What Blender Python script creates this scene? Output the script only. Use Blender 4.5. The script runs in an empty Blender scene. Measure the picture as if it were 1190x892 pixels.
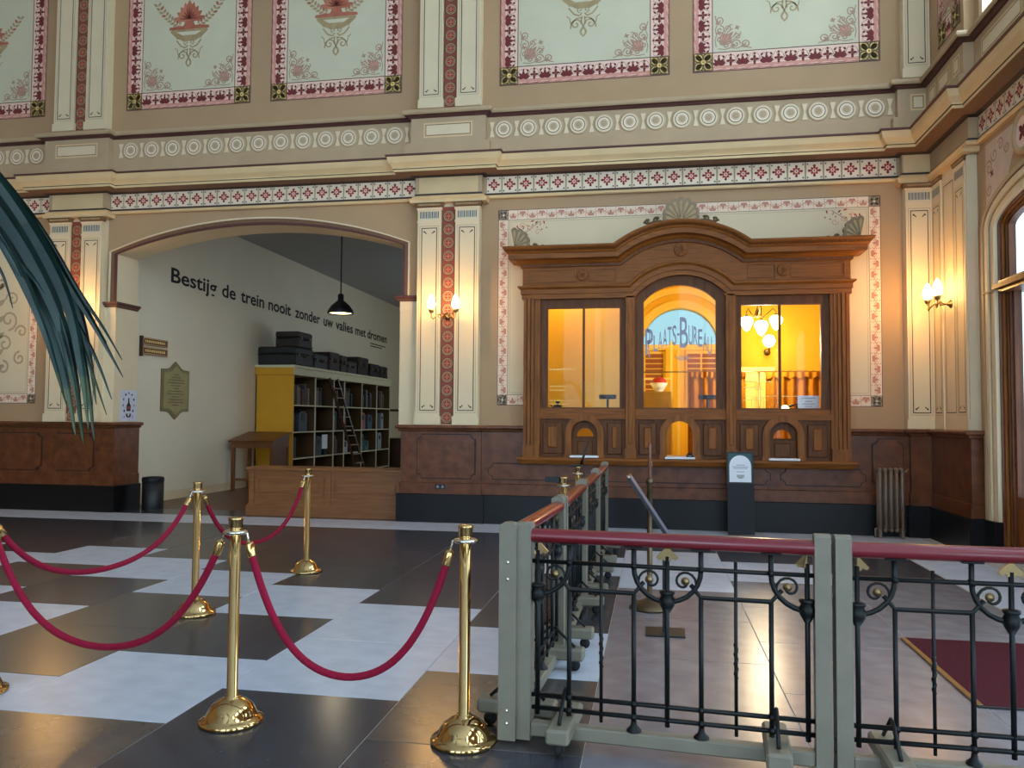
import bpy, bmesh, math, random
from mathutils import Vector, Matrix
random.seed(7)
PI = math.pi
C = bpy.context.scene.collection
SC = bpy.context.scene

# ------------------------------------------------------------------ camera, world, exposure
YAW, PITCH, ROLL = [math.radians(a) for a in (10.064, 2.4857, 0.4091)]
fwd = Vector((-math.sin(YAW)*math.cos(PITCH), math.cos(YAW)*math.cos(PITCH), math.sin(PITCH)))
rgt = Vector((math.cos(YAW), math.sin(YAW), 0))
upv = rgt.cross(fwd)
rr = rgt*math.cos(ROLL) + upv*math.sin(ROLL)
uu = upv*math.cos(ROLL) - rgt*math.sin(ROLL)
cd = bpy.data.cameras.new('camera'); cam = bpy.data.objects.new('camera', cd); C.objects.link(cam)
cd.sensor_fit = 'HORIZONTAL'; cd.sensor_width = 36.0; cd.lens = 926.17/1190*36.0; cd.clip_end = 200
m4 = Matrix.Identity(4)
for i in range(3):
    m4[i][0] = rr[i]; m4[i][1] = uu[i]; m4[i][2] = -fwd[i]
m4.translation = Vector((0, 0, 1.55))
cam.matrix_world = m4
SC.camera = cam
w = bpy.data.worlds.new('daylight'); SC.world = w; w.use_nodes = True
bg = w.node_tree.nodes['Background']
bg.inputs[0].default_value = (0.59, 0.80, 1.0, 1); bg.inputs[1].default_value = 6.2
SC.view_settings.view_transform = 'Standard'
SC.view_settings.look = 'None'
SC.view_settings.exposure = 0.16
SC.view_settings.gamma = 1.0
SC.view_settings.use_curve_mapping = False

# ------------------------------------------------------------------ materials
def lin(c):
    return tuple(((v/255)/12.92 if v/255 <= .04045 else ((v/255+.055)/1.055)**2.4) for v in c)
MATS = {}
def mat(name, rgb, rough=.6, metal=0.0, var=.08, scale=6.0, bump=0.0, spec=.5, coat=0.0, stretch=None, rgb2=None, detail=4):
    if name in MATS: return MATS[name]
    m = bpy.data.materials.new(name); m.use_nodes = True
    nt = m.node_tree; b = nt.nodes['Principled BSDF']
    b.inputs['Roughness'].default_value = rough; b.inputs['Metallic'].default_value = metal
    b.inputs['Specular IOR Level'].default_value = spec
    if coat: b.inputs['Coat Weight'].default_value = coat; b.inputs['Coat Roughness'].default_value = .12
    c = lin(rgb)
    tc = nt.nodes.new('ShaderNodeTexCoord'); mp = nt.nodes.new('ShaderNodeMapping')
    nt.links.new(tc.outputs['Object'], mp.inputs[0])
    if stretch: mp.inputs['Scale'].default_value = stretch
    nz = nt.nodes.new('ShaderNodeTexNoise'); nz.inputs['Scale'].default_value = scale; nz.inputs['Detail'].default_value = detail
    nt.links.new(mp.outputs[0], nz.inputs['Vector'])
    rp = nt.nodes.new('ShaderNodeValToRGB')
    a = rp.color_ramp.elements
    a[0].position = .3; a[1].position = .72
    if rgb2:
        c2 = lin(rgb2); a[0].color = (*c2, 1); a[1].color = (*c, 1)
    else:
        a[0].color = (*[v*(1-var) for v in c], 1); a[1].color = (*[min(1, v*(1+var)) for v in c], 1)
    nt.links.new(nz.outputs[0], rp.inputs[0]); nt.links.new(rp.outputs[0], b.inputs['Base Color'])
    if bump:
        bp = nt.nodes.new('ShaderNodeBump'); bp.inputs['Strength'].default_value = bump; bp.inputs['Distance'].default_value = .01
        nt.links.new(nz.outputs[0], bp.inputs['Height']); nt.links.new(bp.outputs[0], b.inputs['Normal'])
    MATS[name] = m; return m
def emis(name, rgb, s):
    m = bpy.data.materials.new(name); m.use_nodes = True
    b = m.node_tree.nodes['Principled BSDF']
    b.inputs['Base Color'].default_value = (*lin(rgb), 1)
    b.inputs['Emission Color'].default_value = (*lin(rgb), 1); b.inputs['Emission Strength'].default_value = s
    MATS[name] = m; return m
def glass(name, tint=(.99, .99, .99), gl=.006, rough=.02):
    m = bpy.data.materials.new(name); m.use_nodes = True; nt = m.node_tree
    nt.nodes.remove(nt.nodes['Principled BSDF']); out = nt.nodes['Material Output']
    t = nt.nodes.new('ShaderNodeBsdfTransparent'); t.inputs[0].default_value = (*tint, 1)
    g = nt.nodes.new('ShaderNodeBsdfGlossy'); g.inputs['Roughness'].default_value = rough
    x = nt.nodes.new('ShaderNodeMixShader'); x.inputs[0].default_value = gl
    nt.links.new(t.outputs[0], x.inputs[1]); nt.links.new(g.outputs[0], x.inputs[2]); nt.links.new(x.outputs[0], out.inputs[0])
    MATS[name] = m; return m

TAN = mat('tan_wall_paint', (182, 147, 108), .75, var=.05, scale=1.5)
CREAM = mat('cream_paint', (230, 208, 170), .65, var=.04, scale=3)
CREAM2 = mat('pale_cream_paint', (228, 206, 166), .7, var=.03, scale=2)
NICHE = mat('off_white_niche_wall', (234, 220, 194), .8, var=.03, scale=1.2)
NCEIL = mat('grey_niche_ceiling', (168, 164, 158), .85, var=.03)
BAND = mat('greige_band_paint', (190, 161, 124), .7, var=.05, scale=3)
OCHRE = mat('ochre_cream_moulding', (226, 193, 142), .6, var=.05, scale=3)
LINE = mat('dark_brown_line', (62, 44, 38), .6, var=.1)
MAROON = mat('maroon_line', (92, 52, 46), .6, var=.1)
BROWN = mat('brown_capital_paint', (122, 88, 62), .6, var=.15, scale=30)
REDB = mat('brick_red_paint', (140, 66, 48), .65, var=.1, scale=20)
RED = mat('crimson_paint', (176, 40, 40), .65, var=.1, scale=20)
PINK = mat('pale_pink_paint', (242, 204, 182), .7, var=.05, scale=20)
PINK2 = mat('rose_pink_paint', (218, 152, 132), .7, var=.06, scale=20)
DRED = mat('dark_red_leaf_paint', (116, 36, 36), .7, var=.1, scale=20)
ROSE = mat('faded_rose_paint', (178, 140, 116), .75, var=.08, scale=20)
SALM = mat('salmon_leaf_paint', (204, 138, 112), .7, var=.1, scale=20)
GREYF = mat('pale_grey_green_field', (212, 204, 172), .75, var=.03, scale=2)
GOLD = mat('gold_paint', (238, 200, 112), .5, var=.12, scale=15)
PINKC = mat('cream_pink_paint', (242, 216, 186), .7, var=.04, scale=20)
GOLDD = mat('dark_gold_ground', (98, 76, 48), .6, var=.1)
TERRA = mat('terracotta_paint', (182, 104, 78), .7, var=.12, scale=15)
REDT = mat('light_terracotta_paint', (196, 124, 92), .7, var=.12, scale=15)
BUFF = mat('buff_ornament_paint', (176, 150, 106), .7, var=.12, scale=15)
SLATE = mat('blue_grey_paint', (132, 136, 150), .7, var=.06)
TILEW = mat('cream_tile_glaze', (246, 224, 194), .45, var=.04)
BRN = mat('brown_red_marble', (122, 70, 40), .32, var=.2, scale=7, rgb2=(86, 46, 25), detail=8, spec=.35)
BLK = mat('black_stone', (17, 17, 19), .32, var=.2, scale=9, detail=8, spec=.3)
FBLK = mat('dark_grey_floor_stone', (68, 69, 76), .22, var=.1, scale=5.0, rgb2=(50, 51, 58), detail=9, spec=.5)
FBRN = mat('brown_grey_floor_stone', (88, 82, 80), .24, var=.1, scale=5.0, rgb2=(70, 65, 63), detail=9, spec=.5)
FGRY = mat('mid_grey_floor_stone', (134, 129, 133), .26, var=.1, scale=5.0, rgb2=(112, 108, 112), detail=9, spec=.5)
FWHT = mat('white_floor_marble', (200, 206, 216), .34, var=.05, scale=5, rgb2=(178, 185, 198), detail=10, spec=.5, stretch=(1, 1.3, 1))
GROUT = mat('floor_joint', (176, 172, 164), .8)
OAK = mat('oak_varnish', (152, 90, 32), .48, scale=5, rgb2=(114, 64, 20), stretch=(6, 6, .6), detail=6, spec=.25)
OAKH = mat('oak_varnish_level_grain', (152, 90, 32), .48, scale=5, rgb2=(114, 64, 20), stretch=(.6, 6, 8), detail=6, spec=.25)
OAKD = mat('dark_oak_varnish', (116, 68, 28), .48, scale=5, rgb2=(86, 47, 17), stretch=(6, 6, .6), detail=6, spec=.25)
OAKC = mat('counter_oak', (150, 98, 56), .35, scale=4, rgb2=(122, 76, 42), stretch=(.8, 6, 8), detail=6)
DWOOD = mat('dark_walnut', (74, 44, 26), .4, scale=5, rgb2=(54, 31, 18), stretch=(5, 5, .8), detail=5)
DESKW = mat('desk_mahogany', (122, 70, 30), .35, scale=5, rgb2=(92, 50, 20), stretch=(1, 5, 5), detail=5)
NFLOOR = mat('niche_wood_floor', (110, 72, 50), .35, scale=4, rgb2=(86, 56, 40), stretch=(6, .6, 1))
YEL = mat('saffron_wall', (240, 196, 50), .8, var=.04, scale=2)
YELP = mat('pale_saffron_wall', (244, 210, 104), .8, var=.04, scale=2)
YELB = mat('bookcase_yellow', (214, 154, 20), .6, var=.05, scale=3)
SHELF = mat('cream_shelf_paint', (206, 196, 160), .6, var=.05)
BRASS = mat('polished_brass', (208, 174, 116), .09, 1.0, var=.06, scale=8)
BRASSD = mat('aged_brass', (142, 120, 84), .38, 1.0, var=.12, scale=12)
CHROME = mat('bright_nickel', (226, 220, 206), .12, 1.0, var=.03)
ROPE = mat('crimson_velvet', (140, 20, 50), .85, var=.18, scale=90, bump=.4, spec=.2)
IRON = mat('dark_green_black_iron', (13, 17, 18), .45, var=.15, scale=30, spec=.3)
POSTG = mat('grey_green_painted_steel', (122, 116, 100), .5, var=.08, scale=10)
RAILR = mat('oxblood_handrail', (112, 18, 30), .3, var=.12, scale=9, coat=.25, stretch=(.5, 6, 6))
RUBBER = mat('black_rubber', (18, 18, 18), .7, var=.1)
BLACK = mat('matt_black', (20, 20, 22), .5, var=.1)
SIGNBL = mat('near_black_panel', (16, 18, 23), .5, var=.06, spec=.3)
WHITE = mat('white_paper', (238, 240, 244), .7, var=.02)
TEAL = mat('deep_teal_print', (40, 84, 86), .6, var=.05)
GREYT = mat('grey_print', (136, 138, 146), .7, var=.03)
INK = mat('black_lettering', (28, 26, 28), .7, var=.05)
FROST = mat('frosted_lettering', (160, 158, 174), .7, var=.03)
PALEL = mat('pale_glass_lettering', (255, 224, 130), .7, var=.03)
RADI = mat('taupe_radiator_enamel', (122, 102, 86), .45, var=.06, scale=10)
MATR = mat('burgundy_carpet_mat', (74, 26, 34), .95, var=.15, scale=120, bump=.3, spec=.1)
LEAF = mat('blue_green_palm_leaf', (29, 58, 50), .45, scale=14, rgb2=(12, 34, 32), detail=6)
LEAF2 = mat('olive_palm_tip', (66, 78, 46), .5, scale=14, rgb2=(36, 58, 44), detail=6)
CURT = mat('ochre_curtain', (176, 116, 24), .9, scale=12, rgb2=(150, 96, 16), spec=.1)
LOUV = mat('brown_louvre', (150, 86, 46), .6, var=.1)
GLOBE = emis('lit_globe', (255, 226, 168), 16)
GLOBE2 = emis('lit_chandelier_globe', (255, 222, 160), 9)
LAMPIN = emis('lit_lamp_inside', (255, 232, 160), 5)
PANE = glass('clear_glass')
PANEB = glass('sky_dimming_fanlight_glass', (.105, .14, .125), .004)  # made-up dark tint, keeps the sky behind the fanlight from burning out
PANEG = glass('door_glass', (.26, .25, .24), .004)  # tint added to dim the daylight seen through the door
PANED = glass('daylight_dimming_glass', (.24, .22, .20), .004)  # made-up tint that weakens the daylight from the niche window
CASES = [mat('case_leather_%d' % i, c, .55, var=.2, scale=9) for i, c in enumerate([(26, 25, 24), (40, 27, 21), (56, 54, 54), (50, 34, 26), (24, 24, 27)])]
BOOKM = [mat('book_cloth_%d' % i, c, .75, var=.15, scale=14) for i, c in enumerate([(92, 74, 72), (70, 62, 68), (110, 92, 74), (64, 70, 82), (120, 106, 92), (96, 62, 54), (60, 74, 78)])]
PAGES = mat('page_edges', (190, 178, 150), .8)

# ------------------------------------------------------------------ mesh helpers
class MB:
    def __init__(s): s.v = []; s.f = []; s.m = []; s.sm = []; s.mats = []
    def mi(s, m):
        if m not in s.mats: s.mats.append(m)
        return s.mats.index(m)
    def add(s, vs, fs, m, smooth=False):
        o = len(s.v); s.v += [tuple(p) for p in vs]; k = s.mi(m)
        for f in fs: s.f.append([i+o for i in f]); s.m.append(k); s.sm.append(smooth)
        return s
    def box(s, x0, x1, y0, y1, z0, z1, m):
        v = [(x0, y0, z0), (x1, y0, z0), (x1, y1, z0), (x0, y1, z0), (x0, y0, z1), (x1, y0, z1), (x1, y1, z1), (x0, y1, z1)]
        return s.add(v, [(0, 3, 2, 1), (4, 5, 6, 7), (0, 1, 5, 4), (1, 2, 6, 5), (2, 3, 7, 6), (3, 0, 4, 7)], m)
    def cbox(s, x0, x1, y0, y1, z0, z1, m, b=.005):
        # box with all edges chamfered
        pts = []; fs = []
        xs, ys, zs = (x0, x1), (y0, y1), (z0, z1)
        idx = {}
        for i in (0, 1):
            for j in (0, 1):
                for k in (0, 1):
                    sx, sy, sz = (1, -1)[i], (1, -1)[j], (1, -1)[k]
                    for a in range(3):
                        p = [xs[i]+sx*b, ys[j]+sy*b, zs[k]+sz*b]
                        p[a] = (xs[i], ys[j], zs[k])[a]
                        idx[i, j, k, a] = len(pts); pts.append(p)
                    fs.append([idx[i, j, k, a] for a in range(3)])
        for a in range(3):
            o = [q for q in range(3) if q != a]
            for e in (0, 1):
                q = []
                for (p1, p2) in ((0, 0), (1, 0), (1, 1), (0, 1)):
                    t = [0, 0, 0]; t[a] = e; t[o[0]] = p1; t[o[1]] = p2; q.append(idx[tuple(t)+(a,)])
                fs.append(q)
            for p1 in (0, 1):
                for p2 in (0, 1):
                    t0 = [0, 0, 0]; t0[o[0]] = p1; t0[o[1]] = p2; t1 = list(t0); t1[a] = 1
                    fs.append([idx[tuple(t0)+(o[0],)], idx[tuple(t1)+(o[0],)], idx[tuple(t1)+(o[1],)], idx[tuple(t0)+(o[1],)]])
        return s.add(pts, fs, m)
    def prism(s, poly, T, d0, d1, m, back=True):
        # polygon in (u,v), T(u,v,d) -> xyz, extruded from depth d0 (front) to d1
        n = len(poly); a = [T(u, v, d0) for u, v in poly]; b = [T(u, v, d1) for u, v in poly]
        fs = [list(range(n))]+([list(range(2*n-1, n-1, -1))] if back else [])
        fs += [(i, i+n, (i+1) % n+n, (i+1) % n) for i in range(n)]
        return s.add(a+b, fs, m)
    def flat(s, poly, T, d, m):
        return s.add([T(u, v, d) for u, v in poly], [list(range(len(poly)))], m)
    def lathe(s, prof, c, m, seg=20, smooth=True, ax=None):
        vs = []; fs = []; n = len(prof); c = Vector(c)
        if ax is None: e1, e2, e3 = Vector((1, 0, 0)), Vector((0, 1, 0)), Vector((0, 0, 1))
        else:
            e3 = Vector(ax).normalized(); e1 = e3.orthogonal().normalized(); e2 = e3.cross(e1)
        for k in range(seg):
            a = 2*PI*k/seg
            for r, z in prof: vs.append(c+e1*(r*math.cos(a))+e2*(r*math.sin(a))+e3*z)
        for k in range(seg):
            for i in range(n-1):
                a, b = k*n+i, ((k+1) % seg)*n+i
                fs.append((a, b, b+1, a+1))
        for e in (0, n-1):
            if prof[e][0] > 1e-5: fs.append([k*n+e for k in range(seg)])
        return s.add(vs, fs, m, smooth)
    def tube(s, pts, r, m, seg=8, smooth=True, cap=True, flat=1.0):
        P = [Vector(p) for p in pts]; n = len(P); rs = r if isinstance(r, (list, tuple)) else [r]*n
        t = [(P[min(i+1, n-1)]-P[max(i-1, 0)]).normalized() for i in range(n)]
        nrm = t[0].orthogonal().normalized()
        if abs(t[0].z) < .9: nrm = (Vector((0, 0, 1))-t[0]*t[0].z).normalized()
        vs = []; fs = []
        for i in range(n):
            nrm = (nrm-t[i]*nrm.dot(t[i])).normalized(); bn = t[i].cross(nrm)
            for k in range(seg):
                a = 2*PI*k/seg+PI/seg
                vs.append(P[i]+nrm*(rs[i]*math.cos(a))+bn*(rs[i]*flat*math.sin(a)))
        for i in range(n-1):
            for k in range(seg):
                a, b = i*seg+k, i*seg+(k+1) % seg
                fs.append((a, b, b+seg, a+seg))
        if cap: fs += [list(range(seg-1, -1, -1)), list(range((n-1)*seg, n*seg))]
        return s.add(vs, fs, m, smooth)
    def sweep(s, prof, path, mats, seg_m=None):
        # prof [(d,z)], path [(x,y)] with the room on its right-hand side; mats one per profile segment
        n = len(path); nr = []
        for i in range(n-1):
            dx, dy = path[i+1][0]-path[i][0], path[i+1][1]-path[i][1]; l = math.hypot(dx, dy); nr.append((dy/l, -dx/l))
        mi = []
        for i in range(n):
            a = nr[max(i-1, 0)]; b = nr[min(i, n-2)]; k = 1+a[0]*b[0]+a[1]*b[1]
            mi.append(((a[0]+b[0])/k, (a[1]+b[1])/k))
        vs = [(path[i][0]+mi[i][0]*d, path[i][1]+mi[i][1]*d, z) for i in range(n) for d, z in prof]
        p = len(prof)
        for j in range(p-1):
            q = mats[j % len(mats)] if isinstance(mats, list) else mats
            o = len(s.v)
            vv = [vs[i*p+j] for i in range(n)]+[vs[i*p+j+1] for i in range(n)]
            s.add(vv, [(i, i+1, i+1+n, i+n) for i in range(n-1)], q)
        for i in (0, n-1):
            s.add([vs[i*p+j] for j in range(p)], [list(range(p))], mats[0] if isinstance(mats, list) else mats)
        return s
    def mesh(s, name):
        me = bpy.data.meshes.new(name); me.from_pydata(s.v, [], s.f)
        for m in s.mats: me.materials.append(m)
        me.polygons.foreach_set('material_index', s.m); me.polygons.foreach_set('use_smooth', s.sm)
        me.update(); return me
def obj(name, mb, parent=None, loc=None, rotz=None):
    me = mb.mesh(name) if isinstance(mb, MB) else mb
    o = bpy.data.objects.new(name, me); C.objects.link(o)
    if parent: o.parent = parent
    if loc: o.location = loc
    if rotz: o.rotation_euler = (0, 0, rotz)
    return o
def tag(o, label, cat, group=None):
    o['label'] = label; o['category'] = cat
    if group: o['group'] = group
    return o
def thing(name, label, cat, loc=(0, 0, 0), rotz=0, group=None):
    o = bpy.data.objects.new(name, None); C.objects.link(o); o.location = loc; o.rotation_euler = (0, 0, rotz)
    o.empty_display_size = .1
    return tag(o, label, cat, group)
def struct(name, mb, label=None):
    o = obj(name, mb) if mb else bpy.data.objects.new(name, None)
    if not mb: C.objects.link(o)
    o['kind'] = 'structure'
    if label: o['label'] = label
    return o
def dup(root, loc=None, rotz=None, label=None, group=None):
    r = root.copy(); C.objects.link(r)
    if loc is not None: r.location = loc
    if rotz is not None: r.rotation_euler = (0, 0, rotz)
    if label: r['label'] = label
    if group: r['group'] = group
    for ch in list(root.children):
        c = ch.copy(); C.objects.link(c); c.parent = r
        for g in ch.children:
            d = g.copy(); C.objects.link(d); d.parent = c
    return r
def TW(Y):            # plane facing the hall: d counts out of the wall, towards the camera
    return lambda u, v, d: (u, Y-d, v)
def TX(X):            # plane of the side wall on the right, facing -X
    return lambda u, v, d: (X-d, u, v)
def TXL(X):           # plane facing +X
    return lambda u, v, d: (X+d, u, v)
def rect(a, b, c, d): return [(a, c), (b, c), (b, d), (a, d)]
def ngon(u, v, r, n=16, a0=0): return [(u+r*math.cos(a0+2*PI*k/n), v+r*math.sin(a0+2*PI*k/n)) for k in range(n)]
def leaf(u, v, a, l, wd):
    c, s = math.cos(a), math.sin(a)
    P = [(0, 0), (.28*l, .42*wd), (.55*l, .5*wd), (.82*l, .28*wd), (l, 0), (.82*l, -.28*wd), (.55*l, -.5*wd), (.28*l, -.42*wd)]
    return [(u+x*c-y*s, v+x*s+y*c) for x, y in P]
def ribbon(mb, pts, wd, T, d, m):
    n = len(pts); L = []; R = []
    for i in range(n):
        a = pts[max(i-1, 0)]; b = pts[min(i+1, n-1)]; dx, dy = b[0]-a[0], b[1]-a[1]; l = math.hypot(dx, dy) or 1
        q = (wd[i] if isinstance(wd, list) else wd)/2
        L.append(T(pts[i][0]-dy/l*q, pts[i][1]+dx/l*q, d)); R.append(T(pts[i][0]+dy/l*q, pts[i][1]-dx/l*q, d))
    mb.add(L+R, [(i, i+1, i+1+n, i+n) for i in range(n-1)], m)
def spiral(u, v, r, a0, turns, sgn=1, n=14, r1=.15):
    return [(u+r*(1-(1-r1)*k/n)*math.cos(a0+sgn*2*PI*turns*k/n), v+r*(1-(1-r1)*k/n)*math.sin(a0+sgn*2*PI*turns*k/n)) for k in range(n+1)]
def outline(mb, u0, u1, v0, v1, wd, T, d, m, hole=None):
    low = (rect(u0, hole[0], v0, v0+wd), rect(hole[1], u1, v0, v0+wd)) if hole else (rect(u0, u1, v0, v0+wd),)
    for q in low+(rect(u0, u1, v1-wd, v1), rect(u0, u0+wd, v0+wd, v1-wd), rect(u1-wd, u1, v0+wd, v1-wd)):
        mb.flat(q, T, d, m)
def text_mesh(body, size, sx=1.0, m=INK, bold=0.0, align='LEFT'):
    cu = bpy.data.curves.new('lettering', 'FONT'); cu.body = body; cu.size = size; cu.align_x = align
    cu.offset = bold; cu.resolution_u = 3
    o = bpy.data.objects.new('lettering', cu); C.objects.link(o)
    dg = bpy.context.evaluated_depsgraph_get()
    me = bpy.data.meshes.new_from_object(o.evaluated_get(dg))
    bpy.data.objects.remove(o)
    for v in me.vertices: v.co.x *= sx
    me.materials.clear(); me.materials.append(m)
    return me

# ================================================================== THE SETTING
W0 = 11.70      # plane of the back wall
WP = 11.58      # plane of its piers
XR = 3.86       # plane of the right wall
XP = 3.74       # its pier at the corner
ARL, ARR, ARS, ARC = -8.70, -3.79, 4.21, 4.61     # arch opening: left, right, springing, crown
def arc_pts(x0, x1, zs, zc, n=24):
    h = (x1-x0)/2; r = zc-zs; R = (h*h+r*r)/(2*r); cx = (x0+x1)/2; cz = zc-R; a = math.asin(h/R)
    return [(cx+R*math.sin(-a+2*a*k/n), cz+R*math.cos(-a+2*a*k/n)) for k in range(n+1)]

# ---- floor with its stone tiles
floor = struct('floor', MB().box(-14.8, XR+.3, -9.3, 12.25, -.3, -.0025, GROUT).box(-14.5, XR, -9, -.56, -.012, 0, FBLK))
TX_, TY_ = 1.053, 1.072
WHT = {(0, 4.807), (0, 8.02), (1, 4.271), (1, 5.343), (2, 3.735), (2, 5.879), (3, 3.199), (3, 6.415), (4, 4.807), (4, 6.951), (5, 5.343), (5, 7.487),
       (6, 5.879), (6, 6.951), (7, 6.415), (7, 7.487), (8, 6.951), (8, 8.02), (-1, 7.487), (-1, 8.559), (-2, 8.02)}
def tile_mesh(dx, dy, m):
    g = .002
    return MB().cbox(g, dx-g, g, dy-g, -.03, 0, m, .002).mesh('floor_tile')
TB, TWh = tile_mesh(TX_, TY_, FBLK), tile_mesh(TX_, TY_, FWHT)
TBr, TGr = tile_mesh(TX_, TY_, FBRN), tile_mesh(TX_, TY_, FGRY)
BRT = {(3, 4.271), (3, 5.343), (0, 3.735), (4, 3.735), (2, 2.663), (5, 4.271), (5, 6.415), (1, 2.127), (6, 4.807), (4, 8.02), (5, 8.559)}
for c in range(-3, 13):
    x0 = -1.375-TX_*c
    odd = c % 2
    y = 3.735+(TY_/2 if odd else 0)-TY_*4
    while y < 10.69:
        y1 = min(y+TY_, 10.70)
        ww = any(a == c and abs(b-y) < .05 for a, b in WHT)
        if y1-y > TY_-.02:
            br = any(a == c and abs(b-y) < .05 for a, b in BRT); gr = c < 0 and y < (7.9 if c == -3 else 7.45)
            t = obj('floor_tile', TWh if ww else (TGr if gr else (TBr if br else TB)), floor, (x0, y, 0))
        else:
            t = obj('floor_tile', tile_mesh(TX_, y1-y, FBLK), floor, (x0, y, 0))
        y += TY_
# white border slabs along the back wall and the right wall, black margins
for k in range(12):
    obj('border_slab', MB().cbox(-13.9+1.45*k+.002, -13.9+1.45*(k+1)-.002, 10.702, 11.56, -.03, 0, FWHT, .002), floor)
for k in range(9):
    obj('border_slab', MB().cbox(2.862+.0, XR-.28, -.6+1.255*k+.002, -.6+1.255*(k+1)-.002, -.03, 0, FWHT, .002), floor)
obj('threshold_slab', MB().cbox(ARL, ARR, 11.562, 12.25, -.03, 0, FBLK, .002), floor)

# ---- back wall
wb = MB(); T = TW(W0)
poly = [(-14.8, 0), (ARL, 0)]+arc_pts(ARL, ARR, ARS, ARC)+[(ARR, 0), (-2.9, 0), (-2.9, 9.4), (-14.8, 9.4)]
wb.prism(poly, T, 0, -.55, TAN)
HX0, HX1, HZ0, HZ1 = -1.66, 2.43, 1.02, 3.72
wb.box(-2.9, HX0, W0, W0+.55, 0, 9.4, TAN); wb.box(HX1, XR+.3, W0, W0+.55, 0, 9.4, TAN)
wb.box(HX0, HX1, W0, W0+.55, 0, HZ0, TAN); wb.box(HX0, HX1, W0, W0+.55, HZ1, 9.4, TAN)
wall = struct('wall_back', wb, 'tall tan painted hall wall with friezes and an arch')
# arch lining (white intrados) and painted archivolt
a = arc_pts(ARL+.004, ARR-.004, ARS, ARC-.004, 30); i0 = [(ARL+.004, 1.45)]+a+[(ARR-.004, 1.45)]
n = len(i0)
obj('arch_lining', MB().add([(u, W0+.01, v) for u, v in i0]+[(u, W0+.545, v) for u, v in i0], [(i, i+1, i+1+n, i+n) for i in range(n-1)], CREAM2), wall)
def arch_band(name, r0, r1, d, m, zb=3.42):
    o1 = [(ARL-r0, zb)]+arc_pts(ARL-r0, ARR+r0, ARS+r0*.35, ARC+r0, 30)+[(ARR+r0, zb)]
    o2 = [(ARL-r1, zb)]+arc_pts(ARL-r1, ARR+r1, ARS+r1*.35, ARC+r1, 30)+[(ARR+r1, zb)]
    n = len(o1); mb = MB()
    A = [T(u, v, d) for u, v in o1]; B = [T(u, v, d) for u, v in o2]; A0 = [T(u, v, 0) for u, v in o1]; B0 = [T(u, v, 0) for u, v in o2]
    mb.add(A+B, [(i, i+1, i+1+n, i+n) for i in range(n-1)], m)
    mb.add(A+A0, [(i, i+1, i+1+n, i+n) for i in range(n-1)], m); mb.add(B+B0, [(i, i+1, i+1+n, i+n) for i in range(n-1)], m)
    return obj(name, mb, wall)
arch_band('arch_moulding', -.004, .035, .02, MAROON)
arch_band('arch_moulding', .035, .09, .03, BROWN)
arch_band('arch_moulding', .09, .115, .05, CREAM)
# jambs below the impost, with brown impost caps
for (x0, x1, s) in ((ARL-.26, ARL+.03, 1), (ARR-.03, ARR+.26, -1)):
    obj('arch_jamb', MB().box(x0, x1, W0-.035, W0+.55, 1.44, 3.20, CREAM2).box(x0-.0, x1+.0, W0-.045, W0+.55, 3.20, 3.33, CREAM), wall)
    obj('impost', MB().sweep([(-.03, 3.32), (.03, 3.33), (.035, 3.345), (.055, 3.36), (.075, 3.385), (.075, 3.41), (-.03, 3.42)],
        [(x0, W0+.5), (x0, W0-.03), (x1, W0-.03), (x1, W0+.5)][::1], [BROWN, MAROON, BROWN, MAROON, MAROON, BROWN]), wall)

# ---- entablature running across the back wall and round the corner along the right wall
PLAN = [(-14.5, W0), (-9.87, W0), (-9.87, WP), (-8.85, WP), (-8.85, W0), (-3.55, W0), (-3.55, WP), (-2.55, WP), (-2.55, W0), (3.38, W0), (3.38, WP), (XP, WP), (XP, 10.25), (XR, 10.25), (XR, -9.0)]
ent = [(-.02, 4.86), (.045, 4.865), (.06, 4.88), (.06, 4.905), (.035, 4.92), (.02, 4.935), (.02, 4.95), (.02, 5.20), (.035, 5.205), (.09, 5.215), (.28, 5.225), (.28, 5.262), (.295, 5.268),
       (.295, 5.285), (.31, 5.31), (.345, 5.35), (.36, 5.40), (.365, 5.435), (.385, 5.44), (.385, 5.462), (.16, 5.49), (.16, 5.54), (.16, 5.685), (.145, 5.69), (.08, 5.70), (.08, 6.095), (.11, 6.10), (.13, 6.125), (.17, 6.13),
       (.19, 6.15), (.19, 6.18), (.17, 6.205), (.13, 6.215), (-.02, 6.26)]
em = [BAND, OCHRE, OCHRE, OCHRE, LINE, LINE, BAND, LINE, LINE, BROWN, OCHRE, LINE, OCHRE, OCHRE, OCHRE, OCHRE, OCHRE, MAROON, MAROON, BAND, LINE, BAND, LINE, BAND, BAND, MAROON, MAROON, MAROON, BAND, BAND, BAND, LINE, BAND]  # dark brown right above the tiles is the cornice's shadow, put into the colour
obj('entablature', MB().sweep(ent, PLAN, em), wall)
# framed blocks over the piers
def block(mb, T, u0, u1, z0, z1, d):
    mb.flat(rect(u0, u1, z0, z1), T, d+.002, OCHRE)
    outline(mb, u0+.03, u1-.03, z0+.03, z1-.03, .008, T, d+.004, LINE)
    mb.flat(rect(u0+.045, u1-.045, z0+.045, z1-.045), T, d+.005, CREAM)
for (u0, u1) in ((-9.75, -8.97), (-3.43, -2.67), (3.46, 3.66)):
    mb = MB(); block(mb, TW(WP-.08), u0, u1, 5.79, 6.02, 0); obj('pier_block_panel', mb, wall)
    mb = MB(); mb.flat(rect(u0-.08, u1+.08, 4.955, 5.195), TW(WP-.02), .002, OCHRE); obj('pier_frieze_panel', mb, wall)

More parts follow.
